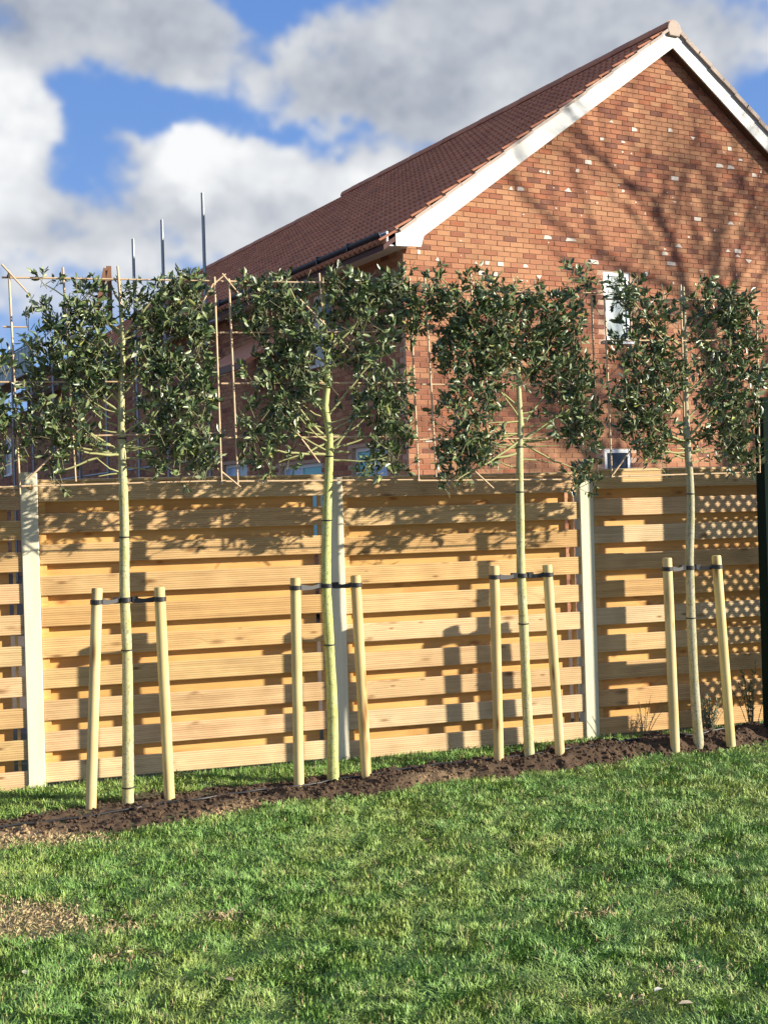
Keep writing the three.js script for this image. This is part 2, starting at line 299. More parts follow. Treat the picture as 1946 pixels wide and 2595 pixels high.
fencePost(postU[4], 1.82, 'square timber fence post behind the dark trellis', 0.0, postMat);
fencePost(postU[3], 1.79, 'pale greyish square fence post under a leafy clump next to the trellis-shadowed panel', 0.0, new THREE.MeshStandardMaterial({ map: postTex, color: lin(0.92, 0.95, 0.95), roughness: 0.75 }));

// ---------------------------------------------------------------- house
const HY = 28.6 * Math.PI / 180, H0 = new THREE.Vector3(0.361, 0, -17.6);
const RS = 0.7165, XC = 4.85, ROOF_A = Math.atan(RS);          // roof slope, middle of the gable
const yRoof = x => 5.50 + (x + 0.05) * RS;                     // underside of the tiles
const brickNoise = greyTexture(256, 256, (i, j) => 0.5 * vnoise(i / 3, j / 3, 2) + 0.5 * fbm(i / 14, j / 14, 6, 3));
const brickTone = colorTexture(256, 256, (i, j) => { const n = 0.72 + 0.42 * (0.5 * vnoise(i / 2.5, j / 2.5, 1) + 0.5 * fbm(i / 20, j / 20, 3, 3)); return [n * 0.98, n * 0.97, n * 0.95]; }, 2.3, 2.3);
const brickPalette = [[0.391, 0.171, 0.089], [0.419, 0.203, 0.104], [0.344, 0.14, 0.072], [0.288, 0.11, 0.06], [0.446, 0.225, 0.114], [0.205, 0.084, 0.052], [0.353, 0.175, 0.091], [0.344, 0.121, 0.058], [0.4, 0.183, 0.095], [0.419, 0.198, 0.1]];
const brickMats = brickPalette.map(c => new THREE.MeshStandardMaterial({ color: lin(...c), map: brickTone, roughness: 0.92, bumpMap: brickNoise, bumpScale: 0.003 }));
const brickStuffMat = new THREE.MeshStandardMaterial({ vertexColors: true, map: brickTone, roughness: 0.92, bumpMap: brickNoise, bumpScale: 0.003 });
const mortarMat = new THREE.MeshStandardMaterial({ color: lin(0.52, 0.35, 0.24), roughness: 1, map: brickTone });
const whiteMat = new THREE.MeshStandardMaterial({ color: lin(0.78, 0.80, 0.77), roughness: 0.45 });
const bargeMat = new THREE.MeshStandardMaterial({ color: lin(0.46, 0.475, 0.44), roughness: 0.5 });
const blackPlastic = new THREE.MeshStandardMaterial({ color: lin(0.016, 0.016, 0.018), roughness: 0.4 });
const glassMat = new THREE.MeshPhysicalMaterial({ color: lin(0.03, 0.035, 0.04), roughness: 0.04, metalness: 0, specularIntensity: 1, ior: 1.5 });
const obscureMat = new THREE.MeshPhysicalMaterial({ color: lin(0.52, 0.60, 0.56), roughness: 0.22 });
const tealMat = new THREE.MeshPhysicalMaterial({ color: lin(0.20, 0.52, 0.50), roughness: 0.2 });
const blueMat = new THREE.MeshPhysicalMaterial({ color: lin(0.36, 0.50, 0.66), roughness: 0.2 });
const brickBox = (() => { const g = new THREE.BoxGeometry(0.215, 0.065, 0.016); g.translate(0, 0, 0.004); return g; })();
const headBox = (() => { const g = new THREE.BoxGeometry(0.1025, 0.065, 0.016); g.translate(0, 0, 0.004); return g; })();
function brickUV(g, o) { const c = g.clone(), uv = c.attributes.uv, p = c.attributes.position; for (let i = 0; i < uv.count; i++) uv.setXY(i, p.getX(i) + o * 0.37, p.getY(i) + o * 0.61); return c; }
const brickVar = [0, 1, 2, 3].map(k => brickUV(brickBox, k)), headVar = [0, 1, 2, 3].map(k => brickUV(headBox, k));
// bricks on a wall in its own x,y plane (facing +z); inside(x,y) tells where the wall is
function layBricks(wall, x0, x1, y1, inside, seed, singles, scoreFn) {
  const R = rng(seed), list = [];
  for (let r = 0, y = 0.0375; y < y1; r++, y += 0.075) {
    const off = (r % 2) * 0.1125;
    if (off) list.push([x0 + 0.05125 + 0.0, y, true]);
    for (let x = x0 + 0.1075 + off; x + 0.1075 <= x1 + 1e-4; x += 0.225) list.push([x, y, false]);
  }
  const keep = list.filter(b => { const w = b[2] ? 0.05 : 0.105; return inside(b[0] - w, b[1] - 0.03) && inside(b[0] + w, b[1] - 0.03) && inside(b[0] - w, b[1] + 0.03) && inside(b[0] + w, b[1] + 0.03); });
  for (const b of keep) { b[3] = R(); b[4] = Math.floor(R() * 4); b[5] = (R() - 0.5) * 0.004; const q = fbm(b[0] * 1.6, b[1] * 1.6, seed, 3); let c = Math.floor(R() * brickPalette.length); const w = R(); if (w < 0.55) c = q > 0.56 ? [1, 4, 9][Math.floor(w * 5.4)] : q < 0.46 ? [3, 5, 2][Math.floor(w * 5.4)] : [0, 8, 2][Math.floor(w * 5.4)]; if (c === 5 && R() < 0.3) c = 2; b[6] = c; b[7] = scoreFn ? scoreFn(b[0], b[1]) : 0; }
  keep.sort((a, b) => b[7] - a[7]);
  const geos = [];
  keep.forEach((b, i) => {
    if (i < singles) {
      const m = mesh('brick', (b[2] ? headVar : brickVar)[b[4]], brickMats[b[6]], wall); m.position.set(b[0], b[1], b[5]);
    } else { const g = (b[2] ? headVar : brickVar)[b[4]].clone(); g.translate(b[0], b[1], b[5]); const c = brickPalette[b[6]], s = 0.92 + 0.16 * b[3]; geos.push(paint(g, [c[0] * s, c[1] * s, c[2] * s])); }
  });
  if (geos.length) { const m = mesh('brickwork', mergeGeometries(geos), brickStuffMat, wall); m.userData.kind = 'stuff'; }
}
function windowUnit(parent, x0, x1, y0, y1, panes, z = -0.07) {    // panes: list of [x0,x1,material] in parts of the width
  const w = mesh('window', mergeGeometries([box(x0, x0 + 0.055, y0, y1, z - 0.05, z), box(x1 - 0.055, x1, y0, y1, z - 0.05, z), box(x0 + 0.055, x1 - 0.055, y1 - 0.06, y1, z - 0.05, z), box(x0 + 0.055, x1 - 0.055, y0, y0 + 0.06, z - 0.05, z)]), whiteMat, parent);
  const X = t => mix(x0 + 0.055, x1 - 0.055, t);
  panes.forEach((p, i) => {
    mesh('pane', box(X(p[0]) + 0.002, X(p[1]) - 0.002, y0 + 0.061, y1 - 0.061, z - 0.035, z - 0.022), p[2], w);
    if (i) mesh('mullion', box(X(p[0]) - 0.03, X(p[0]) + 0.001, y0 + 0.061, y1 - 0.061, z - 0.05, z - 0.002), whiteMat, w);
  });
  mesh('sill', box(x0 - 0.03, x1 + 0.03, y0 - 0.045, y0 - 0.002, z - 0.04, 0.05), whiteMat, w);
  return w;
}
// roof tile: one roll and one pan, lower edge with a lip
function tileGeometry() {
  const W = 0.302, L = 0.36, n = 12, prof = [];
  for (let i = 0; i <= n; i++) { const t = i / n; const q = (t * 2) % 1; prof.push([t * W, q < 0.5 ? 0.034 * Math.sin(Math.PI * q / 0.5) : -0.006 * Math.sin(Math.PI * (q - 0.5) / 0.5)]); }
  const pos = [], idx = []; // x across, y up (off the roof), z up the slope
  for (const [x, y] of prof) pos.push(x, y + 0.046, 0, x, y + 0.006, L, x, y + 0.012, 0);
  for (let i = 0; i < n; i++) { const a = i * 3, b = a + 3; idx.push(a, a + 1, b, b, a + 1, b + 1, a, b, a + 2, b, b + 2, a + 2); }
  let g = new THREE.BufferGeometry(); g.setAttribute('position', new THREE.Float32BufferAttribute(pos, 3)); g.setIndex(idx); g = g.toNonIndexed(); g.computeVertexNormals();
  const p = g.attributes.position, uv = new Float32Array(p.count * 2); for (let i = 0; i < p.count; i++) { uv[2 * i] = p.getX(i) * 2; uv[2 * i + 1] = p.getZ(i) * 2; } g.setAttribute('uv', new THREE.BufferAttribute(uv, 2)); return g;
}
const tileGeo = tileGeometry();
const tilePalette = [[0.49, 0.200, 0.098], [0.53, 0.220, 0.108], [0.43, 0.174, 0.090], [0.495, 0.193, 0.098]];
const tileTone = colorTexture(128, 128, (i, j) => { const n = 0.8 + 0.35 * fbm(i / 9, j / 9, 3, 4); return [n, n, n]; });
const tileMats = tilePalette.map(c => new THREE.MeshStandardMaterial({ color: lin(...c), map: tileTone, roughness: 0.75 }));
const tileStuffMat = new THREE.MeshStandardMaterial({ vertexColors: true, map: tileTone, roughness: 0.75 });
const vergeMat = new THREE.MeshStandardMaterial({ color: lin(0.44, 0.36, 0.30), roughness: 0.9, map: brickTone });
const EAVE_X = -0.42;

function layTiles(roof, z0, z1, drop, seed, singles) {         // tiles on the slope that faces -x, from z0 (near) back to z1
  const R = rng(seed), g = 0.315, len = (XC - EAVE_X) / Math.cos(ROOF_A), rows = Math.floor(len / g), cols = Math.floor((z0 - z1) / 0.30), geos = [], list = [];
  const X = new THREE.Vector3(0, 0, -1), Z = new THREE.Vector3(Math.cos(ROOF_A), Math.sin(ROOF_A), 0), Y = new THREE.Vector3().crossVectors(Z, X);
  for (let r = 0; r < rows; r++) for (let c = 0; c < cols; c++) list.push([r, c, c * 1.0 + Math.abs(r - 6) * 0.25]);
  list.sort((a, b) => a[2] - b[2]);
  list.forEach(([r, c], i) => {
    const s = r * g, M = new THREE.Matrix4().makeBasis(X, Y, Z), o = new THREE.Vector3(EAVE_X + Z.x * s, yRoof(EAVE_X) + Z.y * s - drop, z0 - c * 0.30 - (R() - 0.5) * 0.004).addScaledVector(Y, 0.012 + (R() - 0.5) * 0.005);
    M.setPosition(o); const k = Math.floor(R() * 4);
    if (i < singles) { const m = mesh('tile', tileGeo, tileMats[k], roof); m.applyMatrix4(M); }
    else { const q = tileGeo.clone().applyMatrix4(M); const c2 = tilePalette[k], v = 0.92 + 0.16 * R(); geos.push(paint(q, [c2[0] * v, c2[1] * v, c2[2] * v])); }
  });
  if (geos.length) { const m = mesh('tiling', mergeGeometries(geos), tileStuffMat, roof); m.userData.kind = 'stuff'; }
}
function ridgeTiles(roof, z0, z1, drop, endcap) {
  const L = 0.45, n = Math.round((z0 - z1) / L), yb = yRoof(XC) - drop - 0.06;
  const half = new THREE.CylinderGeometry(0.145, 0.145, L + 0.01, 12, 1, false, 0, Math.PI); half.rotateZ(Math.PI / 2); half.rotateY(Math.PI / 2);
  half.computeBoundingBox(); if (half.boundingBox.max.y < 0.1) half.rotateZ(Math.PI / 2);
  half.computeBoundingBox();
  for (let i = 0; i < n; i++) { const m = mesh('ridge_tile', half, tileMats[i % 4], roof); m.position.set(XC, yb + 0.03 + (i % 3) * 0.003, z0 - L * (i + 0.5)); }
  if (endcap) { const s = new THREE.Shape(); s.absarc(0, 0, 0.122, -0.25, Math.PI + 0.25); s.lineTo(-0.09, -0.10); s.lineTo(0.09, -0.10); const m = mesh('ridge_end', new THREE.ExtrudeGeometry(s, { depth: 0.03, bevelEnabled: true, bevelSize: 0.01, bevelThickness: 0.01, bevelSegments: 2 }), vergeMat, roof); m.position.set(XC, yb + 0.03, z0 - 0.005); }
}
const rect = (x0, x1, y0, y1) => [[x0, y0], [x1, y0], [x1, y1], [x0, y1]];
const within = (L, x, y) => L.some(r => x > r[0] && x < r[1] && y > r[2] && y < r[3]);

function brickHouse(label, zN, zF, drop, opt) {
  const o = thing('brick_house', label, 'house', 'brick terrace houses beyond the fence');
  o.position.copy(H0); o.rotation.y = HY;
  const W = XC * 2, top = 5.42;
  if (opt.gable) {
    const wins = [[3.49, 4.0, 4.11, 5.16], [3.42, 3.93, 1.25, 2.46]];
    const gw = mesh('gable_wall', extrude([[0, 0], [W, 0], [W, top], [XC, top + XC * RS], [0, top]], 0.22, wins.map(w => rect(...w))), mortarMat, o); gw.position.z = -0.22;
    const face = group('gable_brick_face', o);
    layBricks(face, 0, W, 9.0, (x, y) => x >= -0.001 && x <= W && y < top + Math.min(x, W - x) * RS && !within(wins, x, y), 7, 290, (x, y) => (y > 3.2 ? 10 : 0) - Math.hypot(x - 0.6, (y - 5.2) * 0.8));
    // white splashes left on single bricks
    const P = [[1.838, 6.247, 0.08, 0.08], [2.008, 6.232, 0.13, 0.07], [2.506, 6.56, 0.07, 0.06], [3.047, 6.627, 0.07, 0.05], [2.864, 6.325, 0.15, 0.08], [3.254, 6.794, 0.12, 0.08], [2.473, 5.621, 0.14, 0.09], [2.904, 5.613, 0.2, 0.05], [1.614, 5.16, 0.09, 0.08], [2.053, 5.164, 0.1, 0.05], [1.283, 5.004, 0.09, 0.08], [1.528, 4.994, 0.07, 0.06], [1.385, 5.145, 0.07, 0.05], [1.191, 5.172, 0.06, 0.04], [2.29, 5.023, 0.09, 0.06], [5.352, 7.396, 0.12, 0.05], [6.124, 7.344, 0.09, 0.07], [5.904, 7.021, 0.17, 0.08], [6.142, 7.011, 0.14, 0.08], [4.95, 6.724, 0.14, 0.06], [5.392, 6.092, 0.14, 0.08], [6.098, 6.089, 0.17, 0.07], [4.99, 5.631, 0.16, 0.07], [6.021, 5.679, 0.11, 0.05], [6.238, 5.689, 0.14, 0.09], [4.708, 5.487, 0.13, 0.07], [6.801, 7.004, 0.06, 0.05], [6.655, 6.93, 0.1, 0.07], [6.357, 7.15, 0.08, 0.03], [5.203, 5.805, 0.05, 0.03], [3.715, 7.429, 0.1, 0.04], [4.167, 7.418, 0.11, 0.08], [4.891, 7.426, 0.09, 0.08], [3.533, 7.125, 0.07, 0.04], [3.94, 7.133, 0.08, 0.03], [4.832, 5.389, 0.16, 0.09], [6.228, 5.563, 0.11, 0.04], [6.474, 5.538, 0.18, 0.08], [5.446, 5.287, 0.08, 0.02], [0.34, 2.762, 0.06, 0.03], [0.34, 2.595, 0.14, 0.04], [3.3, 5.324, 0.18, 0.06], [0.25, 5.20, 0.05, 0.06], [0.55, 5.12, 0.07, 0.05]];
    const R = rng(77), pm = new THREE.MeshStandardMaterial({ color: lin(0.66, 0.58, 0.48), roughness: 0.9 });
    for (let i = 0; i < 46; i++) { const x = 0.4 + R() * 7.2, y = 4.9 + R() * 2.6; if (y < top + Math.min(x, W - x) * RS - 0.4) P.push([x, y, 0.02 + 0.035 * R(), 0.015 + 0.025 * R()]); }
    for (const [x, y, w0, h0] of P) {                          // cornered flecks kept inside the height of one brick
      const row = Math.round((y - 0.0375) / 0.075), w = w0 * 0.5, h = Math.min(h0, 0.062) * 0.5, yc = 0.0375 + row * 0.075 + (h0 < 0.05 ? (R() - 0.5) * 0.02 : 0), k = R(), j = () => (R() - 0.5) * 0.3;
      let pts = [[-w, -h], [w, -h], [w, h], [-w, h]];
      if (k < 0.22) pts = [[-w, -h], [w, -h], [w * 0.1, h]]; else if (k < 0.40) pts = [[-w, h], [0, -h], [w, h]].reverse().map(p => p).reverse(); else if (k < 0.7) pts = [[-w, -h], [w, -h * 0.6], [w * 0.8, h * 0.3], [w * 0.3, h], [-w * 0.8, h]];
      pts = pts.map(p => [p[0] * (1 + j()), clamp(p[1] * (1 + j()), -0.032, 0.032)]);
      const m = mesh('white_fleck', extrude(pts, 0.003), pm, face); m.position.set(x, yc, 0.0145);
    }
    windowUnit(o, ...wins[0], [[0, 1, obscureMat]], -0.012);
    windowUnit(o, ...wins[1], [[0, 1, glassMat]], -0.012);
    const vg = new THREE.TorusGeometry(0.042, 0.006, 8, 20); const v = mesh('vent_ring', vg, blackPlastic, o); v.position.set(4.32, 5.17, 0.0155);
    const vd = mesh('vent_bore', new THREE.CylinderGeometry(0.042, 0.042, 0.01, 20), blackPlastic, o); vd.rotation.x = Math.PI / 2; vd.position.set(4.32, 5.17, 0.0115);
    // barge boards with boxed foot
    const z = 0.15, lo = x => 5.405 + (x - 0.25) * RS;
    const left = [[-0.2, 5.235], [0.2, 5.25], [0.25, 5.405], [XC, lo(XC)], [XC, lo(XC) + 0.315], [-0.04, lo(-0.04) + 0.315], [-0.2, 5.47]];
    const bl = mesh('barge_board', extrude(left, 0.025), bargeMat, o); bl.position.z = z;
    const br = mesh('barge_board', extrude(left.map(p => [W - p[0], p[1]]).reverse(), 0.025), bargeMat, o); br.position.z = z;
    mesh('soffit_box', box(-0.2, 0.0, 5.235, 5.25, 0.0, z - 0.001), whiteMat, o);
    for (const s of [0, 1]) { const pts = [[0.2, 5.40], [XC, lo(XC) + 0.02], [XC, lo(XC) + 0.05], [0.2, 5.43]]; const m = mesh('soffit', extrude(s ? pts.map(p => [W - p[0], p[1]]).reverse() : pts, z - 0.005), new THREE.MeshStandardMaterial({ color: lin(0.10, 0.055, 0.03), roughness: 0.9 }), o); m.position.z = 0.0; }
  } else {
    const gw = mesh('end_wall', extrude([[0, 0], [W, 0], [W, top - drop], [XC, top - drop + XC * RS], [0, top - drop]], 0.2), mortarMat, o); gw.position.z = zN - 0.2 - 0.02;
  }
  const fw = mesh('far_wall', extrude([[0, 0], [W, 0], [W, top - drop], [XC, top - drop + XC * RS], [0, top - drop]], 0.2), mortarMat, o); fw.position.z = zF + 0.02;
  // front wall (faces -x): built in its own plane, turned
  const side = group('front_wall', o); side.rotation.y = -Math.PI / 2; side.position.set(0, 0, zF);          // its local x runs along +z of the house
  const LN = zN - zF, sw = opt.windows.map(w => [w[0] - zF, w[1] - zF, w[2], w[3]]);
  const core = mesh('wall_core', extrude(rect(0.001, LN - (opt.gable ? 0.221 : 0.0), 0, 5.3 - drop), 0.2, sw.map(w => rect(...w))), mortarMat, side); core.position.z = -0.2;
  layBricks(side, 0, LN, 5.3 - drop, (x, y) => x >= -0.001 && x <= LN && !within(sw, x, y), opt.seed, opt.gable ? 140 : 0, (x, y) => (y > 2.2 ? 5 : 0) + x);
  opt.windows.forEach((w, i) => windowUnit(side, ...sw[i], w[4]));
  mesh('rear_wall', box(W - 0.2, W, 0, 5.4 - drop, zF + 0.23, zN - 0.23), mortarMat, o);
  // roof
  const roof = group('roof', o), zo = opt.gable ? 0.20 : -0.01, t = 0.07;
  const slab = [[EAVE_X + 0.03, yRoof(EAVE_X + 0.03) - 0.02 - drop], [XC, yRoof(XC) - 0.02 - drop], [W - EAVE_X - 0.03, yRoof(EAVE_X + 0.03) - 0.02 - drop], [W - EAVE_X - 0.03, yRoof(EAVE_X + 0.03) - 0.02 - t - drop], [XC, yRoof(XC) - 0.02 - t - drop], [EAVE_X + 0.03, yRoof(EAVE_X + 0.03) - 0.02 - t - drop]].reverse();
  const sl = mesh('roof_deck', extrude(slab, zN + zo - 0.03 - zF - 0.03), new THREE.MeshStandardMaterial({ color: lin(0.09, 0.045, 0.04), roughness: 0.9 }), roof); sl.position.z = zF + 0.03;
  layTiles(roof, zN + zo, zF - 0.03, drop, opt.seed + 3, opt.gable ? 290 : 120);
  for (const [a, b] of opt.ridge) ridgeTiles(roof, a, b, drop, opt.gable && a > 0);
  if (opt.gable) {
    const len = (XC + 0.15) / Math.cos(ROOF_A), n = 20;
    const vg = box(0, len / n + 0.012, -0.02, 0.022, 0, 0.05), vr = box(0, len / n + 0.012, -0.02, 0.045, 0, 0.05);
    for (const s of [0, 1]) for (let i = 0; i < n; i++) {
      const m = mesh('verge_tile', s ? vr : vg, vergeMat, roof), q = i * len / n, x = -0.15 + q * Math.cos(ROOF_A);
      m.position.set(s ? W - x : x, yRoof(x) + 0.012 + 0.012 * (i % 2), zN + zo - 0.028 + (s ? 0.05 : 0)); m.rotation.set(0, s ? Math.PI : 0, ROOF_A - 0.02); if (s) { m.rotation.order = 'YXZ'; }
    }
  }
  // eaves: fascia, soffit, gutter with brackets
  const yf = 5.30 - drop;
  mesh('fascia', box(-0.33, -0.305, yf - 0.07, yf + 0.13, zF + 0.05, zN + (opt.gable ? 0.15 : -0.02)), whiteMat, o);
  mesh('eaves_soffit', box(-0.304, -0.001, yf - 0.065, yf - 0.05, zF + 0.05, zN + (opt.gable ? 0.148 : -0.02)), whiteMat, o);
  const gs = []; for (let i = 0; i <= 10; i++) { const a = Math.PI + Math.PI * i / 10; gs.push([Math.cos(a) * 0.06, Math.sin(a) * 0.075]); } for (let i = 10; i >= 0; i--) { const a = Math.PI + Math.PI * i / 10; gs.push([Math.cos(a) * 0.056, Math.sin(a) * 0.071 + 0.001]); }
  const gut = mesh('gutter', extrude(gs, zN - zF - 0.1 + (opt.gable ? 0.2 : 0)), blackPlastic, o); gut.position.set(-0.392, yf + 0.11, zF + 0.05);
  const br = box(-0.066, 0.06, -0.085, 0.03, -0.015, 0.015); for (let z = zN - 0.8; z > zF + 0.3; z -= 1.0) { const m = mesh('gutter_bracket', br, blackPlastic, o); m.position.set(-0.392, yf + 0.11, z); }
  return o;
}
const house1 = brickHouse('brick house with white barge boards, a gable and a maroon tiled roof', 0, -12.2, 0, {
  gable: true, seed: 31, ridge: [[0.19, -10.9]],
  windows: [[-3.02, -2.25, 3.95, 5.06, [[0, 0.45, obscureMat], [0.45, 1, glassMat]]], [-4.35, -2.75, 1.1, 2.42, [[0, 0.45, blueMat], [0.45, 1, tealMat]]], [-1.72, -0.62, 1.1, 2.57, [[0, 0.5, tealMat], [0.5, 1, blueMat]]], [-7.0, -5.8, 1.1, 2.56, [[0, 0.5, blueMat], [0.5, 1, obscureMat]]]]
});
{ // porch canopy on the front wall
  const pr = mesh('porch_roof', (() => { const g = extrude([[-1.05, 3.98], [0, 4.60], [0, 4.68], [-1.05, 4.06]], 2.3); return g; })(), tileMats[1], house1); pr.position.z = -5.5;
  mesh('porch_fascia', box(-1.09, -1.055, 3.93, 4.04, -5.5, -3.2), new THREE.MeshStandardMaterial({ color: lin(0.15, 0.10, 0.07), roughness: 0.7 }), house1);
}
brickHouse('further terrace house whose tiled roof continues behind the trees beside the scaffold', -12.22, -22.4, 0.10, { gable: false, seed: 57, ridge: [[-12.35, -22.4]], windows: [[-16.2, -15.0, 1.1, 2.5, [[0, 1, glassMat]]], [-20, -18.8, 1.1, 2.5, [[0, 1, obscureMat]]]] });

{ // roofless brick shell at the end of the terrace
  const o = thing('brick_shell', 'roofless half-built brick house behind the scaffold sheeting', 'house'); o.position.copy(H0); o.rotation.y = HY;
  const side = group('front_wall', o); side.rotation.y = -Math.PI / 2; side.position.set(0, 0, -33);
  const wins = [[7.2, 8.3, 3.1, 4.3], [4.2, 5.4, 1.1, 2.4], [1.2, 2.4, 3.1, 4.3]];
  const core = mesh('wall_core', extrude(rect(0, 10.4, 0, 4.9), 0.2, wins.map(w => rect(...w))), mortarMat, side); core.position.z = -0.2;
  layBricks(side, 0, 10.4, 4.9, (x, y) => x >= -0.001 && x <= 10.4 && !within(wins, x, y), 83, 0);
  for (const w of wins) windowUnit(side, ...w, [[0, 1, obscureMat]]);
  mesh('rear_wall', box(9.5, 9.7, 0, 4.9, -33, -22.6), mortarMat, o); mesh('end_wall', box(0.2, 9.5, 0, 4.9, -33, -32.8), mortarMat, o);
}
// ---------------------------------------------------------------- scaffold by the terrace
{
  const o = thing('scaffold', 'steel tube scaffold with planks and pale mesh sheeting along the terrace', 'scaffold'); o.position.copy(H0); o.rotation.y = HY;
  const steel = new THREE.MeshStandardMaterial({ color: lin(0.30, 0.33, 0.33), roughness: 0.45, metalness: 0.6 }), plank = new THREE.MeshStandardMaterial({ color: lin(0.32, 0.28, 0.22), roughness: 0.9 });
  const st = [[-5.02, 7.1], [-7.14, 7.1], [-8.88, 7.1], [-11, 5.4], [-13.2, 5.4], [-15.4, 5.5], [-17.6, 6.3], [-19.8, 6.3], [-22, 6.3], [-24.2, 6.3], [-26.4, 6.3]];
  for (const [z, h] of st) mesh('standard', tube([[-1.0, 0, z, 0.03], [-1.0, h, z, 0.03]], 8), steel, o);
  for (const [y, a, b] of [[4.9, -4.6, -26.6], [2.6, -4.6, -26.6], [6.24, -16.8, -26.6], [5.86, -16.8, -26.6]]) mesh('ledger', tube([[-0.945, y, a, 0.024], [-0.945, y, b, 0.024]], 8), steel, o);
  for (let i = 0; i < 3; i++) mesh('plank', box(-0.92 + i * 0.23, -0.70 + i * 0.23, 5.50, 5.54, -26.6, -16.8), plank, o);
  const net = new THREE.MeshPhysicalMaterial({ color: lin(0.50, 0.66, 0.64), roughness: 0.8, transmission: 0.35, thickness: 0, side: THREE.DoubleSide });
  for (let i = 0; i < 4; i++) { const z1 = -17.64 - i * 2.2; mesh('mesh_sheet', box(-0.908, -0.905, 5.55, 6.22, z1 - 2.12, z1), net, o); }
  for (let i = 0; i < 22; i++) { const z = -17.7 - i * 0.4; mesh('guard_bar', tube([[-0.93, 5.54, z, 0.008], [-0.93, 6.23, z, 0.008]], 5), steel, o); }
}

// ---------------------------------------------------------------- trees: bark and leaves
const barkTex = seed => colorTexture(128, 1024, (i, j) => {
  const w = i / 128 * 6.2832, c = Math.cos(w) * 1.2, s = Math.sin(w) * 1.2;
  const n = fbm(c * 2 + seed, s * 2, j / 40, 4), m = fbm(c * 5 + seed, s * 5, j / 9, 3), l = smooth(0.62, 0.75, vnoise(c * 3, s * 3 + seed, j / 4.0));
  const t = clamp(n * 1.6 - 0.4), k = 0.72 + 0.5 * m - 0.32 * l;
  return [mix(0.44, 0.54, t) * k, mix(0.41, 0.53, t) * k, mix(0.15, 0.34, t) * k];
}, 1, 0.5);
const barkMats = [barkTex(3), barkTex(8)].map((t, i) => new THREE.MeshStandardMaterial({ map: t, roughness: 0.75, color: i ? lin(0.95, 1.02, 0.72) : lin(1, 0.98, 0.95) }));
const barkGrey = new THREE.MeshStandardMaterial({ map: barkMats[0].map, roughness: 0.8, color: lin(0.80, 0.77, 0.95) });
const branchMat = new THREE.MeshStandardMaterial({ color: lin(0.34, 0.34, 0.14), roughness: 0.8 });
const twigMat = new THREE.MeshStandardMaterial({ color: lin(0.20, 0.19, 0.10), roughness: 0.85 });
const bandMat = new THREE.MeshStandardMaterial({ color: lin(0.03, 0.03, 0.03), roughness: 0.6 });
const caneTex = colorTexture(32, 512, (i, j) => { const n = fbm(i / 6, j / 30, 2, 3), k = 0.8 + 0.4 * n; return [0.58 * k, 0.405 * k, 0.235 * k]; }, 1, 1.5);
const caneMat = new THREE.MeshStandardMaterial({ map: caneTex, roughness: 0.55 });
const caneDark = new THREE.MeshStandardMaterial({ map: caneTex, roughness: 0.7, color: lin(0.34, 0.24, 0.22) });

function leafGeo(curl) {
  const L = 1, W = 0.19, pos = [], S = [[0, 0.03], [0.28, 0.85], [0.66, 0.86], [1, 0.02]], idx = [];
  for (const [t, w] of S) { const y = curl * (t - 0.5) * (t - 0.5) * -0.6; pos.push(-W * w, y + 0.10 * w, t * L, 0, y, t * L, W * w, y + 0.10 * w, t * L); }
  for (let i = 0; i < S.length - 1; i++) { const a = i * 3; idx.push(a, a + 3, a + 1, a + 1, a + 3, a + 4, a + 1, a + 4, a + 2, a + 2, a + 4, a + 5); }
  const g = new THREE.BufferGeometry(); g.setAttribute('position', new THREE.Float32BufferAttribute(pos, 3)); g.setIndex(idx); g.computeVertexNormals(); return g;
}
const leafGeos = [leafGeo(0.2), leafGeo(0.6), leafGeo(-0.3)];
const leafPalette = [[0.118, 0.168, 0.060], [0.080, 0.126, 0.048], [0.165, 0.212, 0.078], [0.056, 0.090, 0.042], [0.235, 0.262, 0.130], [0.330, 0.345, 0.085], [0.330, 0.340, 0.235]];
const leafWeights = [0.24, 0.44, 0.62, 0.74, 0.87, 0.93, 1.0];
const leafMatOpt = { roughness: 0.36, side: THREE.DoubleSide };
const leafMats = leafPalette.map(c => new THREE.MeshStandardMaterial({ color: lin(...c), ...leafMatOpt }));
const leafStuffMat = new THREE.MeshStandardMaterial({ vertexColors: true, ...leafMatOpt });

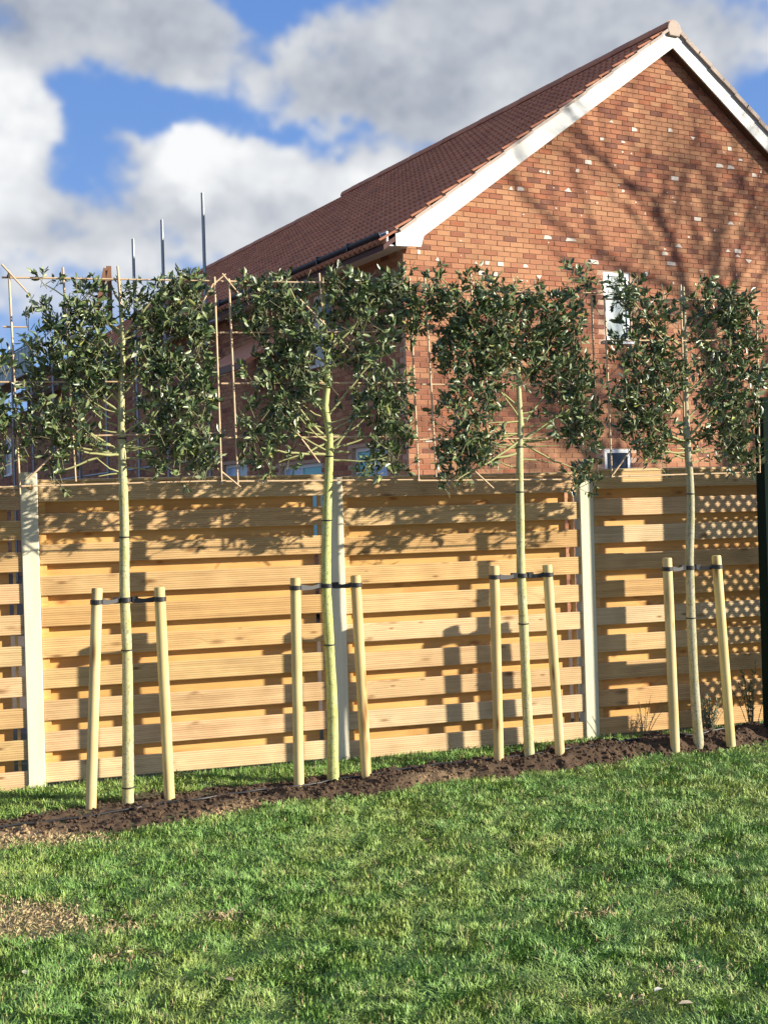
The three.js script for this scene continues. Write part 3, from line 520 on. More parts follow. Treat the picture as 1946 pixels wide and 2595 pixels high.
// one tree: axis = [along, up] points of the trunk, clumps = [along, up, half width, half height, density]
function pleachedTree(u, d, label, axis, clumps, r0, bark, bands, seed, trim = () => true, singles = 280, zthick = 0.15) {
  const R = rng(seed), o = thing('pleached_tree', label, 'tree', 'row of pleached evergreen trees'); place(o, u, 0, d);
  const H = axis[axis.length - 1][1], pts = [];
  const base = axis[0][1];
  axis = [[axis[0][0], base - 0.06], ...axis];
  const curve = new THREE.CatmullRomCurve3(axis.map(p => new THREE.Vector3(p[0], p[1], 0)), false, 'catmullrom', 0.4);
  const N = 60; for (let i = 0; i <= N; i++) { const p = curve.getPoint(i / N), t = clamp((p.y - base) / (H - base)); const bump = 1 + 0.05 * (vnoise(p.y * 9 + seed, 2, 0) - 0.5) * 2; pts.push([p.x + (vnoise(p.y * 2.5, seed, 1) - 0.5) * 0.014, p.y, (vnoise(p.y * 2.5, seed, 7) - 0.5) * 0.014, r0 * mix(1.0, t < 0.62 ? 0.78 : mix(0.78, 0.28, (t - 0.62) / 0.38), t < 0.62 ? t / 0.62 : 1) * bump * (p.y < base + 0.05 ? 1.06 : 1)]); }
  mesh('trunk', tube(pts, 14, true, 1), bark, o);
  const at = h => { for (const p of pts) if (p[1] >= h) return p; return pts[pts.length - 1]; };
  for (const h of bands) { const p = at(h), g = new THREE.TorusGeometry(p[3] + 0.001, 0.0045, 6, 18); const m = mesh('trunk_band', g, bandMat, o); m.rotation.x = Math.PI / 2; m.position.set(p[0], h, p[2]); }
  // branches: to every clump, from lower on the trunk, arching
  const crown = group('crown', o), twigs = [];
  for (const c of clumps) {
    const hb = clamp(c[1] - 0.10 - Math.abs(c[0]) * (0.25 + 0.5 * R()), 1.92 + 0.12 * R(), H - 0.08), p = at(hb), z = (R() - 0.5) * zthick * 1.2, rr = 0.0055 + 0.004 * R();
    const mid = [mix(p[0], c[0], 0.5), mix(hb, c[1], 0.35 + 0.3 * R()), z * 0.6];
    const q = new THREE.CatmullRomCurve3([new THREE.Vector3(p[0], hb, p[2]), new THREE.Vector3(mid[0], mid[1], mid[2]), new THREE.Vector3(c[0], c[1] + 0.03, z)]), bp = [];
    for (let i = 0; i <= 8; i++) { const v = q.getPoint(i / 8); bp.push([v.x, v.y + (R() - 0.5) * 0.008, v.z + (R() - 0.5) * 0.008, rr * mix(1, 0.45, i / 8)]); }
    mesh('branch', tube(bp, 6), branchMat, o);
  }
  for (let k = 0; k < 12; k++) {                               // short bare lower shoots
    const hb = 1.84 + 0.36 * R(), p = at(hb), s = k % 2 ? 1 : -1, l = 0.10 + 0.16 * R(), a = (R() - 0.25) * 0.9, z = (R() - 0.4) * 0.1;
    mesh('shoot', tube([[p[0], hb, p[2], 0.0055], [p[0] + s * l * 0.5, hb + l * 0.5 * Math.tan(a) * 0.6, z * 0.5, 0.0045], [p[0] + s * l, hb + l * Math.tan(a), z, 0.0025]], 5), branchMat, o);
  }
  const leaves = [], M = new THREE.Matrix4(), q = new THREE.Quaternion(), up = new THREE.Vector3(0, 0, 1);
  for (const c of clumps) {
    const n = Math.round(Math.PI * c[2] * c[3] * 780 * Math.pow(c[4], 1.15)) + 1;
    for (let i = 0; i < n; i++) {
      const a = R() * 6.2832, rad = Math.pow(R(), 0.45) * (0.74 + 0.40 * R()), x = c[0] + Math.cos(a) * rad * c[2], y = c[1] + Math.sin(a) * rad * c[3], z = (R() + R() - 1) * zthick;
      if (y < 2.26 && Math.abs(x) < 0.15 && R() < 0.8) continue;
      if (Math.abs(x) < 0.06 && R() < 0.45) continue;
      if (Math.abs(x) > 0.53 && R() < (trim(x, y) ? 0.88 : 0.1)) continue;
      const dir = new THREE.Vector3((R() - 0.5) * 1.6 + (x - c[0]) * 2.5, 0.25 + R() * 0.9 - (R() < 0.25 ? 1.1 : 0), (R() - 0.35) * 1.5).normalize();
      const tl = 0.045 + 0.05 * R(), e = new THREE.Vector3(x, y, z).addScaledVector(dir, tl);
      twigs.push(tube([[x - dir.x * 0.05, y - dir.y * 0.05, z - dir.z * 0.05, 0.0022], [e.x, e.y, e.z, 0.0012]], 4, false));
      const k = 6 + Math.floor(R() * 4), tone = R();
      for (let j = 0; j < k; j++) {
        const t = 0.25 + 0.8 * j / k, ax = new THREE.Vector3(R() - 0.5, R() - 0.5, R() - 0.5).normalize(), side = new THREE.Vector3().crossVectors(dir, ax).normalize();
        const ld = dir.clone().multiplyScalar(0.45 + 0.5 * R()).addScaledVector(side, 0.8).normalize();
        const len = 0.030 + 0.036 * Math.pow(R(), 1.5);
        q.setFromUnitVectors(up, ld); const spin = new THREE.Quaternion().setFromAxisAngle(ld, R() * 6.2832); q.premultiply(spin);
        const w = clamp(R() * 0.75 + tone * 0.25); let pi = leafWeights.findIndex(v => w <= v); if (pi < 0) pi = 0;
        leaves.push({ p: new THREE.Vector3(x, y, z).addScaledVector(dir, tl * t), q: q.clone(), s: len, w: len * (0.85 + 0.4 * R()), c: pi, g: Math.floor(R() * 3), z: z + dir.z * tl + R() * 0.02 });
      }
    }
  }
  leaves.sort((a, b) => b.z - a.z);
  const merged = [];
  leaves.forEach((l, i) => {
    M.compose(l.p, l.q, new THREE.Vector3(l.w, l.s, l.s));
    if (i < singles) { const m = mesh('leaf', leafGeos[l.g], leafMats[l.c], crown); m.applyMatrix4(M); }
    else { const g = leafGeos[l.g].clone().applyMatrix4(M), c = leafPalette[l.c], s = 0.85 + 0.3 * hash3(i, seed, 3); merged.push(paint(g, [c[0] * s, c[1] * s, c[2] * s])); }
  });
  const f = mesh('foliage', mergeGeometries(merged), leafStuffMat, crown); f.userData.kind = 'stuff';
  const tw = mesh('twigs', mergeGeometries(twigs), twigMat, crown); tw.userData.kind = 'stuff';
  return o;
}
const CL = {"1":[[-0.37,2.895,0.1,0.065,0.3],[-0.401,2.701,0.113,0.103,0.5],[-0.252,2.652,0.152,0.156,1],[-0.121,2.81,0.128,0.117,1],[-0.088,2.602,0.129,0.157,1],[0.216,2.817,0.185,0.132,1],[0.402,2.874,0.161,0.093,1],[0.315,2.606,0.213,0.186,1],[0.504,2.715,0.094,0.161,1],[-0.308,2.444,0.203,0.155,1],[-0.132,2.392,0.154,0.157,1],[0.153,2.446,0.157,0.132,0.8],[0.387,2.367,0.187,0.186,1],[-0.39,2.185,0.151,0.155,1],[-0.216,2.106,0.153,0.13,1],[-0.084,2.288,0.09,0.105,0.6],[0.224,2.182,0.158,0.132,1],[0.434,2.127,0.134,0.187,1],[0.271,1.996,0.159,0.133,1],[0.428,1.914,0.134,0.107,1],[-0.394,2.031,0.125,0.077,0.6],[-0.271,1.977,0.114,0.078,0.8],[-0.35,1.836,0.126,0.036,0.4],[0.497,2.475,0.067,0.161,1],[-0.014,2.943,0.077,0.052,0.4],[0.498,2.951,0.081,0.048,0.5]],"2":[[-0.371,2.86,0.139,0.122,1],[-0.43,2.723,0.083,0.081,0.5],[-0.203,2.891,0.141,0.11,1],[-0.266,2.644,0.168,0.137,0.9],[-0.124,2.728,0.142,0.165,1],[0.166,2.899,0.174,0.125,1],[0.309,2.846,0.176,0.168,1],[0.457,2.905,0.148,0.14,1],[0.512,2.766,0.119,0.169,1],[0.215,2.622,0.204,0.167,1],[-0.103,2.481,0.142,0.11,1],[-0.272,2.452,0.126,0.109,0.7],[-0.398,2.397,0.097,0.068,0.5],[-0.221,2.289,0.169,0.137,0.9],[-0.364,2.126,0.139,0.136,1],[-0.169,2.152,0.141,0.137,1],[-0.051,2.316,0.099,0.11,0.5],[0.298,2.483,0.146,0.112,0.5],[0.38,2.288,0.162,0.168,1],[0.433,2.091,0.133,0.168,1],[0.232,2.205,0.102,0.111,0.4],[-0.397,1.963,0.139,0.109,0.6],[-0.288,1.88,0.112,0.068,0.5],[0.368,1.896,0.177,0.098,0.8],[0.025,2.978,0.114,0.069,0.5]],"3":[[-0.515,3.021,0.066,0.091,0.45],[-0.565,2.85,0.15,0.141,1],[-0.386,2.797,0.183,0.171,1],[-0.207,2.686,0.217,0.172,1],[-0.364,2.541,0.214,0.171,1],[-0.046,2.89,0.219,0.13,1],[-0.021,2.688,0.188,0.144,0.9],[0.17,2.807,0.191,0.145,1],[0.437,2.988,0.103,0.123,0.6],[0.36,2.781,0.145,0.117,0.6],[0.195,2.575,0.191,0.145,1],[0.003,2.458,0.188,0.115,1],[-0.246,2.399,0.185,0.129,1],[0.316,2.401,0.193,0.175,1],[0.446,2.255,0.129,0.205,0.9],[-0.373,2.228,0.168,0.128,1],[-0.349,2.029,0.184,0.142,1],[-0.384,1.887,0.183,0.128,1],[-0.448,1.761,0.091,0.062,0.5],[-0.192,2.171,0.124,0.086,0.4],[0.401,2.05,0.145,0.117,1],[0.409,1.786,0.129,0.088,0.9],[0.293,2.168,0.128,0.117,0.8],[-0.298,2.998,0.046,0.051,0.4]],"4":[[-0.464,2.897,0.131,0.118,0.9],[-0.269,2.812,0.2,0.133,1],[-0.343,2.574,0.199,0.148,1],[-0.479,2.426,0.131,0.118,0.6],[-0.183,2.398,0.168,0.149,0.9],[-0.287,2.249,0.2,0.148,1],[-0.454,2.162,0.164,0.147,0.8],[-0.228,2.042,0.201,0.133,1],[-0.33,1.939,0.166,0.083,0.7],[0.204,2.881,0.207,0.136,1],[0.409,2.824,0.157,0.121,0.9],[0.231,2.67,0.19,0.136,1],[0.436,2.582,0.133,0.152,0.9],[0.326,2.399,0.191,0.166,1],[0.182,2.218,0.155,0.135,1],[0.387,2.157,0.157,0.152,1],[0.243,1.977,0.208,0.136,1],[0.414,1.914,0.122,0.121,0.8],[0.041,2.069,0.136,0.15,0.5],[-0.144,2.576,0.134,0.119,0.5],[0.122,2.459,0.12,0.12,0.4],[-0.134,1.862,0.117,0.06,0.4]]};
const AX = {"1":[[0,-0.019],[0.01,0.609],[0.017,1.144],[0.019,1.658],[0.019,1.921],[0.021,2.183],[0.029,2.393],[0.043,2.603],[0.039,2.813],[0.033,2.971]],"2":[[0,0.013],[-0.004,0.661],[-0.011,1.172],[0.002,1.626],[0.022,1.902],[0.027,2.081],[0.012,2.233],[0.03,2.371],[0.03,2.564],[0.025,2.785],[0.025,2.965]],"3":[[0,0.058],[-0.009,0.584],[-0.015,1.181],[-0.021,1.593],[-0.009,1.881],[0.004,2.112],[-0.002,2.314],[0.0,2.573],[0.001,2.804]],"4":[[0.0,0.074],[-0.016,0.605],[-0.025,1.185],[-0.012,1.561],[-0.009,1.86],[-0.017,2.159],[-0.014,2.458],[-0.011,2.757],[-0.013,2.996]]};
const TU = [-0.73, 0.477, 1.686, 2.937, 4.095], TD = [0.63, 0.62, 0.60, 0.62, 0.67];
const where = ['at the far end from the trellis', 'next to the knotted cream post', 'with the bright yellow-green trunk', 'with two leafy plumes on top', 'standing by the dark trellis'];
pleachedTree(TU[0], TD[0], 'pleached evergreen tree ' + where[0], AX[1], CL[1].map(c => [-c[0] + 0.03, c[1], c[2], c[3], c[4]]).concat([[0.60, 2.45, 0.07, 0.10, 0.6], [0.60, 2.2, 0.08, 0.12, 0.8], [0.58, 2.0, 0.09, 0.12, 0.9]]).map(c => [Math.min(c[0], 0.62), c[1] - (c[0] > 0.2 && c[1] > 2.5 ? 0.45 : 0), c[2], c[3], c[4]]), 0.031, barkMats[0], [0.7, 1.6], 210, () => false, 60);
pleachedTree(TU[1], TD[1], 'pleached evergreen tree ' + where[1], AX[1], CL[1], 0.0325, barkMats[0], [0.085, 0.86, 1.155, 1.50, 2.06], 211);
pleachedTree(TU[2], TD[2], 'pleached evergreen tree ' + where[2], AX[2], CL[2], 0.0335, barkMats[1], [0.82, 1.18, 1.56, 1.94], 212, (x, y) => x < 0 || y < 2.6);
pleachedTree(TU[3], TD[3], 'pleached evergreen tree ' + where[3], AX[3], CL[3], 0.0315, barkMats[0], [0.88, 1.18, 1.70, 1.98], 213, (x, y) => x > 0 || y < 2.6);
pleachedTree(TU[4], TD[4], 'pleached evergreen tree ' + where[4], AX[4], CL[4], 0.031, barkGrey, [0.86, 1.18, 1.66], 214);

// bamboo frames
const CAN = {"1":[[-0.566,2.987,-0.539,1.755],[-0.276,3.014,-0.239,1.82],[0.572,2.985,0.58,1.803],[-0.604,2.953,0.587,2.964],[-0.604,2.681,-0.477,2.68],[-0.681,2.375,0.226,2.38],[-0.604,2.069,0.562,2.084],[-0.672,1.798,0.607,1.808],[-0.602,3.02,-0.471,2.87],[-0.495,1.838,-0.14,2.181],[0.565,2.947,0.503,2.844],[0.024,3.03,0.036,2.808]],"2":[[-0.55,2.98,-0.531,1.788],[0.554,3.015,0.576,1.793],[-0.009,3.027,0.01,2.725],[-0.699,2.965,0.612,2.982],[-0.667,2.666,0.588,2.689],[-0.609,2.372,0.579,2.38],[-0.604,2.058,0.569,2.052],[-0.625,1.804,0.591,1.79],[-0.641,2.945,-0.569,3.006],[-0.59,3.006,-0.485,2.879],[-0.65,1.879,-0.518,1.769],[-0.154,2.887,0.176,2.562],[-0.285,2.232,-0.043,1.902]],"3":[[-0.606,3.013,-0.569,1.804],[0.504,2.925,0.513,1.783],[-0.308,3.05,-0.305,2.851],[-0.647,2.934,0.576,2.951],[-0.649,2.367,0.526,2.369],[-0.719,2.031,0.547,2.032],[-0.682,1.784,0.539,1.768],[-0.365,1.871,-0.202,1.726],[-0.28,2.681,-0.009,2.483]],"4":[[-0.589,2.918,-0.573,1.78],[-0.047,3.005,-0.048,2.157],[0.508,2.821,0.498,1.79],[-0.608,2.903,0.532,2.919],[-0.584,2.641,0.523,2.655],[-0.594,2.335,0.513,2.342],[-0.612,1.781,0.512,1.79],[-0.573,1.795,-0.438,1.954],[-0.313,2.777,-0.192,2.646]]};
CAN[0] = [[-0.56, 2.95, -0.55, 1.78], [0.50, 2.55, 0.52, 1.78], [-0.6, 2.37, 0.56, 2.37], [-0.6, 2.07, 0.56, 2.06], [-0.6, 1.80, 0.56, 1.80]];
function caneGeo(a, b, r, seed) {
  const R = rng(seed), L = Math.hypot(b[0] - a[0], b[1] - a[1], b[2] - a[2]), n = Math.max(1, Math.round(L / 0.16)), pts = [];
  const at = t => [mix(a[0], b[0], t), mix(a[1], b[1], t) + Math.sin(t * 3.14) * (R() * 0.001), mix(a[2], b[2], t)];
  for (let i = 0; i <= n; i++) { const t = i / n, e = 0.006 / L; for (const [dt, s] of i === 0 ? [[0, 1]] : i === n ? [[0, 0.9]] : [[-e, 1], [0, 1.28], [e, 1]]) { const p = at(t + dt); pts.push([...p, r * s * mix(1.05, 0.85, t)]); } }
  return tube(pts, 7, true, 1);
}
for (let k = 0; k < 5; k++) {
  const o = thing('bamboo_frame', 'bamboo cane frame in the crown of the tree ' + where[k], 'cane frame', 'bamboo frames in the tree crowns'); place(o, TU[k], 0, TD[k] - 0.03);
  CAN[k].forEach((c, i) => {
    const vert = Math.abs(c[3] - c[1]) > Math.abs(c[2] - c[0]) * 1.6, diag = !vert && Math.abs(c[3] - c[1]) > 0.04, z = vert ? 0.055 : diag ? 0.068 : 0.042;
    mesh('cane', caneGeo([c[0], c[1], z], [c[2], c[3], z], vert ? 0.0065 : 0.0055, 300 + k * 20 + i), caneMat, o);
  });
  const ts = new THREE.TorusGeometry(0.012, 0.003, 5, 12);
  const vs = CAN[k].filter(c => Math.abs(c[3] - c[1]) > 0.6), hs = CAN[k].filter(c => Math.abs(c[2] - c[0]) > 0.6 && Math.abs(c[3] - c[1]) < 0.06);
  for (const v of vs) for (const h of hs) { const y = (h[1] + h[3]) / 2, t = (v[1] - y) / (v[1] - v[3]), x = mix(v[0], v[2], t); if (t < 0 || t > 1 || x < Math.min(h[0], h[2]) || x > Math.max(h[0], h[2])) continue; const m = mesh('cane_tie', ts, bandMat, o); m.position.set(x, y, 0.048); m.rotation.y = 0.7; }
}
{ // weathered batten tied to the leader of one tree
  const o = thing('wooden_batten', 'reddish brown wooden battens tied to the top of the tree by the knotted post', 'batten'); place(o, TU[1] - 0.02, 0, TD[1] - 0.03);
  const g = box(-0.014, 0.014, 0, 0.34, -0.008, 0.008); const a = mesh('upright', g, caneDark, o); a.position.set(0.0, 2.70, 0); const b = mesh('prop', box(-0.013, 0.013, 0, 0.26, -0.008, 0.008), caneDark, o); b.position.set(-0.075, 2.77, 0.017); b.rotation.z = -0.22;
}

// ---------------------------------------------------------------- stakes and ties
const stakeTex = woodTexture(91, [0.72, 0.565, 0.265], [0.36, 0.21, 0.07], 512, 256, 18);
const stakeMats = [[1, 1, 1], [1, 0.93, 0.84], [0.98, 1.0, 0.92]].map(c => new THREE.MeshStandardMaterial({ map: stakeTex, color: lin(...c), roughness: 0.7 }));
const ST = [[0.26, 0.68, 0.335, 1.222, -0.037], [0.704, 0.68, 0.679, 1.212, -0.015], [1.456, 0.66, 1.471, 1.23, -0.004], [1.872, 0.66, 1.837, 1.228, 0.008], [2.72, 0.65, 2.726, 1.25, 0.053], [3.134, 0.65, 3.08, 1.242, 0.053], [3.91, 0.7, 3.891, 1.255, 0.07], [4.316, 0.7, 4.248, 1.257, 0.098]];
const baseH = ST.map(q => q[4]);
const whichTree = ['the tree by the knotted post', 'the yellow-green trunk', 'the two-plumed tree', 'the tree by the trellis'];
ST.forEach(([u, d, u2, h], i) => {
  const tree = Math.floor(i / 2), near = i % 2, dx = u2 - u;
  const o = thing('tree_stake', 'round cream stake ' + (near ? 'on the trellis side' : 'opposite the trellis side') + ' of ' + whichTree[tree], 'stake', 'round stakes beside the trees'); place(o, u, 0, d);
  const b = baseH[i] - 0.08, pts = []; const n = 24;
  for (let k = 0; k <= n; k++) { const t = k / n, y = mix(b, h - 0.006, t); pts.push([dx * (y - b) / (h - b), y, 0, 0.0305 * (1 + 0.03 * (vnoise(y * 4, i, 0) - 0.5))]); }
  pts.push([dx, h, 0, 0.0255]);
  const g = tube(pts, 20, true, 0.4); const uv = g.attributes.uv; for (let k = 0; k < uv.count; k++) { const a = uv.getX(k); uv.setXY(k, uv.getY(k) * 0.5 + i * 0.13, a + i * 0.29); }
  mesh('pole', g, stakeMats[(i * 2 + tree) % 3], o);
});
const rubber = new THREE.MeshStandardMaterial({ color: lin(0.022, 0.022, 0.022), roughness: 0.45 });
function ribbon(pts, w, t) {                                    // upright strap through [x,z,(y)] points
  const n = pts.length, pos = [], idx = [];
  for (let i = 0; i < n; i++) {
    const a = pts[Math.max(i - 1, 0)], b = pts[Math.min(i + 1, n - 1)], dx = b[0] - a[0], dz = b[1] - a[1], l = Math.hypot(dx, dz) || 1, nx = -dz / l * t / 2, nz = dx / l * t / 2, y = pts[i][2] || 0;
    pos.push(pts[i][0] + nx, y - w / 2, pts[i][1] + nz, pts[i][0] + nx, y + w / 2, pts[i][1] + nz, pts[i][0] - nx, y + w / 2, pts[i][1] - nz, pts[i][0] - nx, y - w / 2, pts[i][1] - nz);
  }
  for (let i = 0; i < n - 1; i++) for (let k = 0; k < 4; k++) { const a = i * 4 + k, b = i * 4 + (k + 1) % 4; idx.push(a, b, b + 4, a, b + 4, a + 4); }
  idx.push(0, 2, 1, 0, 3, 2); const e = (n - 1) * 4; idx.push(e, e + 1, e + 2, e, e + 2, e + 3);
  let g = new THREE.BufferGeometry(); g.setAttribute('position', new THREE.Float32BufferAttribute(pos, 3)); g.setIndex(idx); g = g.toNonIndexed(); g.computeVertexNormals(); return g;
}
const tieH = [1.144, 1.172, 1.181, 1.185];
for (let t = 0; t < 4; t++) {
  const L = ST[2 * t], Rr = ST[2 * t + 1], y = tieH[t], o = thing('tree_tie', 'black rubber strap tying ' + whichTree[t] + ' to its two stakes', 'tree tie', 'rubber ties between trunk and stakes'); place(o, 0, y, 0);
  const f = (s, b) => mix(s[0], s[2], (y - b) / (s[3] - b)), lx = f(L, baseH[2 * t]), rx = f(Rr, baseH[2 * t + 1]);
  let tx = TU[t + 1]; { const A = AX[t + 1]; for (let i = 1; i < A.length; i++) if (A[i][1] >= y) { tx += mix(A[i - 1][0], A[i][0], (y - A[i - 1][1]) / (A[i][1] - A[i - 1][1])); break; } }
  const ring = (cx, cz, r, a0, a1, n = 14) => { const p = []; for (let i = 0; i <= n; i++) { const a = mix(a0, a1, i / n); p.push([cx + Math.cos(a) * r, cz + Math.sin(a) * r]); } return p; };
  for (const [nm, c, r] of [['stake_loop', [lx, L[1]], 0.034], ['stake_loop', [rx, Rr[1]], 0.034], ['trunk_loop', [tx, TD[t + 1]], 0.032]]) mesh(nm, ribbon(ring(c[0], c[1], r, 0, Math.PI * 2, 20), 0.026, 0.004), rubber, o);
  for (const [c, s] of [[[lx, L[1]], 1], [[rx, Rr[1]], -1]]) {
    const a = [c[0] + s * 0.033, c[1]], b = [tx - s * 0.033, TD[t + 1]];
    for (const k of [1, -1]) { const p = []; for (let i = 0; i <= 6; i++) p.push([mix(a[0], b[0], i / 6), mix(a[1], b[1], i / 6) + k * 0.011, -0.006 * Math.sin(i / 6 * 3.14) + (i - 3) * 0.002 * s * k]); mesh('strap', ribbon(p, 0.022, 0.004), rubber, o); }
    const buckle = mesh('buckle', box(-0.016, 0.016, -0.016, 0.016, -0.02, 0.02), rubber, o); buckle.position.set(b[0] - s * 0.02, 0.002, b[1]);
  }
}

// ---------------------------------------------------------------- small things by the bed
{
  const pts = []; for (let i = 0; i <= 80; i++) { const u = -1.2 + i / 80 * 6.2, d = mix(bedEdge(u, false), bedEdge(u, true), 0.42) + 0.03 * Math.sin(u * 2.3), p = G(u, 0, d); let hh = 0; for (let k = -6; k <= 6; k++) hh += soilHeight(u + k * 0.04, d) / 13; pts.push([p.x, hh + 0.012, p.z, 0.0065]); }
  tag(mesh(numbered('drip_hose'), tube(pts, 8), rubber, scene), 'thin black watering hose lying along the soil bed', 'hose');
}
const greyLeaf = new THREE.MeshStandardMaterial({ color: lin(0.13, 0.19, 0.13), roughness: 0.7, side: THREE.DoubleSide }), ownLeaf = new THREE.MeshStandardMaterial({ color: lin(0.075, 0.11, 0.04), roughness: 0.6, side: THREE.DoubleSide });
function smallPlant(name, label, u, d, h, n, spread, seed, mat, leafLen, perStem) {
  const R = rng(seed), o = thing(name, label, 'plant'); place(o, u, 0, d); const stems = [], lv = [], M = new THREE.Matrix4(), q = new THREE.Quaternion();
  for (let i = 0; i < n; i++) {
    const a = R() * 6.2832, l = h * (0.6 + 0.4 * R()), sx = Math.cos(a) * spread * R(), sz = Math.sin(a) * spread * 0.4 * R();
    const c = new THREE.QuadraticBezierCurve3(new THREE.Vector3(sx * 0.15, -0.01, sz * 0.15), new THREE.Vector3(sx * 0.5, l * 0.6, sz * 0.5), new THREE.Vector3(sx * 1.2, l, sz)), pp = [];
    for (let k = 0; k <= 6; k++) { const v = c.getPoint(k / 6); pp.push([v.x, v.y, v.z, mix(0.003, 0.001, k / 6)]); } stems.push(tube(pp, 5, false));
    for (let k = 0; k < perStem; k++) { const v = c.getPoint(0.25 + 0.75 * k / perStem), dir = new THREE.Vector3(R() - 0.5, R() * 0.9, R() - 0.5).normalize(); q.setFromUnitVectors(new THREE.Vector3(0, 0, 1), dir); const s = leafLen * (0.6 + 0.7 * R()); lv.push(leafGeos[k % 3].clone().applyMatrix4(M.compose(v, q, new THREE.Vector3(s * 0.8, s, s)))); }
  }
  mesh('stems', mergeGeometries(stems), twigMat, o); const f = mesh('foliage', mergeGeometries(lv), mat, o); f.userData.kind = 'stuff';
}
smallPlant('twiggy_plant', 'sparse twiggy seedling against the trellis-shadowed fence panel', 3.99, 0.14, 0.30, 9, 0.20, 401, ownLeaf, 0.018, 3);
smallPlant('lavender_plant', 'small grey-green tufted plant between the stakes by the dark trellis', 4.42, 0.26, 0.30, 34, 0.13, 402, greyLeaf, 0.03, 7);
smallPlant('young_shrub', 'dark young shrub growing at the foot of the dark trellis', 4.80, 0.2, 0.50, 14, 0.22, 403, ownLeaf, 0.035, 9);

// ---------------------------------------------------------------- dark trellis screen at the end of the row, in front of the fence
{
  const o = thing('trellis_screen', 'tall dark green timber trellis screen standing at the end of the tree row', 'trellis'); place(o, 4.70, 0, 0.54);
  const dm = new THREE.MeshPhysicalMaterial({ color: lin(0.011, 0.020, 0.015), roughness: 1, specularIntensity: 0.15 });
  for (const x of [0.057, 0.65, 2.1]) mesh('post', box(x - 0.057, x + 0.057, -0.05, 2.29, -0.05, 0.05), dm, o);
  for (const [y, t] of [[2.035, 0.045], [1.50, 0.085], [0.735, 0.08]]) { mesh('rail', box(0.115, 0.592, y, y + t, -0.025, 0.025), dm, o); mesh('rail', box(0.708, 2.042, y, y + t, -0.025, 0.025), dm, o); }
  const x0 = 0.708, x1 = 2.042, y0 = 0.52, y1 = 2.27, p = 0.101, w = 0.0135, m0 = 1.2;
  for (const s of [1, -1]) for (let k = -60; k < 60; k++) { // crossed slats
    const m = m0 * s, c = y0 + k * p; let a = x0, b = x1, ya = c, yb = c + m * (b - x0);
    const clipAt = (x, y, Y) => x + (Y - y) / m;
    if (s > 0) { if (yb < y0 || ya > y1) continue; if (ya < y0) { a = clipAt(a, ya, y0); ya = y0; } if (yb > y1) { b = clipAt(b, yb, y1); yb = y1; } }
    else { if (ya < y0 || yb > y1) continue; if (ya > y1) { a = clipAt(a, ya, y1); ya = y1; } if (yb < y0) { b = clipAt(b, yb, y0); yb = y0; } }
    if (b - a < 0.05) continue;
    const L = Math.hypot(b - a, yb - ya), q = mesh('slat', box(-L / 2, L / 2, -w, w, -0.004, 0.004), dm, o); q.position.set((a + b) / 2, (ya + yb) / 2, 0.032 + s * 0.0045); q.rotation.z = Math.atan2(yb - ya, b - a);
  }
}
// ---------------------------------------------------------------- bare tree outside the frame whose branches shade the gable
{
  const o = thing('bare_tree', 'tall leafless tree with wide spreading bare branches', 'tree'); o.position.set(18.4, 0, -17.0);
  const R = rng(909), tm = new THREE.MeshStandardMaterial({ color: lin(0.12, 0.10, 0.08), roughness: 0.95 }), limbs = [], fine = [];
  function grow(p, dir, len, r, lvl) {
    const n = 5, pts = [[p.x, p.y, p.z, r]]; let d = dir.clone(), q = p.clone();
    for (let i = 1; i <= n; i++) { d.add(new THREE.Vector3((R() - 0.5) * 0.24, (R() - 0.35) * 0.16, (R() - 0.5) * 0.24)).normalize(); q = q.clone().addScaledVector(d, len / n); pts.push([q.x, q.y, q.z, r * mix(1, 0.6, i / n)]); }
    (lvl < 2 ? limbs : fine).push(tube(pts, lvl < 2 ? 8 : 5, false));
    if (lvl >= 5) return;
    const k = lvl === 0 ? 7 : 4;
    for (let i = 0; i < k; i++) {
      const t = lvl === 0 ? 0.55 + 0.45 * i / (k - 1) : 0.35 + 0.65 * i / (k - 1), s = pts[Math.round(t * n)], a = R() * 6.2832, tilt = lvl === 0 ? 0.55 + 0.35 * R() : 0.4 + 0.45 * R();
      const ax = new THREE.Vector3(Math.cos(a), 0, Math.sin(a)), nd = d.clone().multiplyScalar(Math.cos(tilt)).addScaledVector(ax, Math.sin(tilt)).normalize(); nd.y += 0.12; nd.normalize();
      grow(new THREE.Vector3(s[0], s[1], s[2]), nd, len * (lvl === 0 ? 0.62 : 0.66) * (0.8 + 0.4 * R()), s[3] * 0.62, lvl + 1);
    }
  }
  grow(new THREE.Vector3(0, -0.1, 0), new THREE.Vector3(-0.04, 1, 0.02).normalize(), 6.8, 0.24, 0);
  mesh('trunk', mergeGeometries(limbs), tm, o); const f = mesh('crown', mergeGeometries(fine), tm, o); f.userData.kind = 'stuff';
}

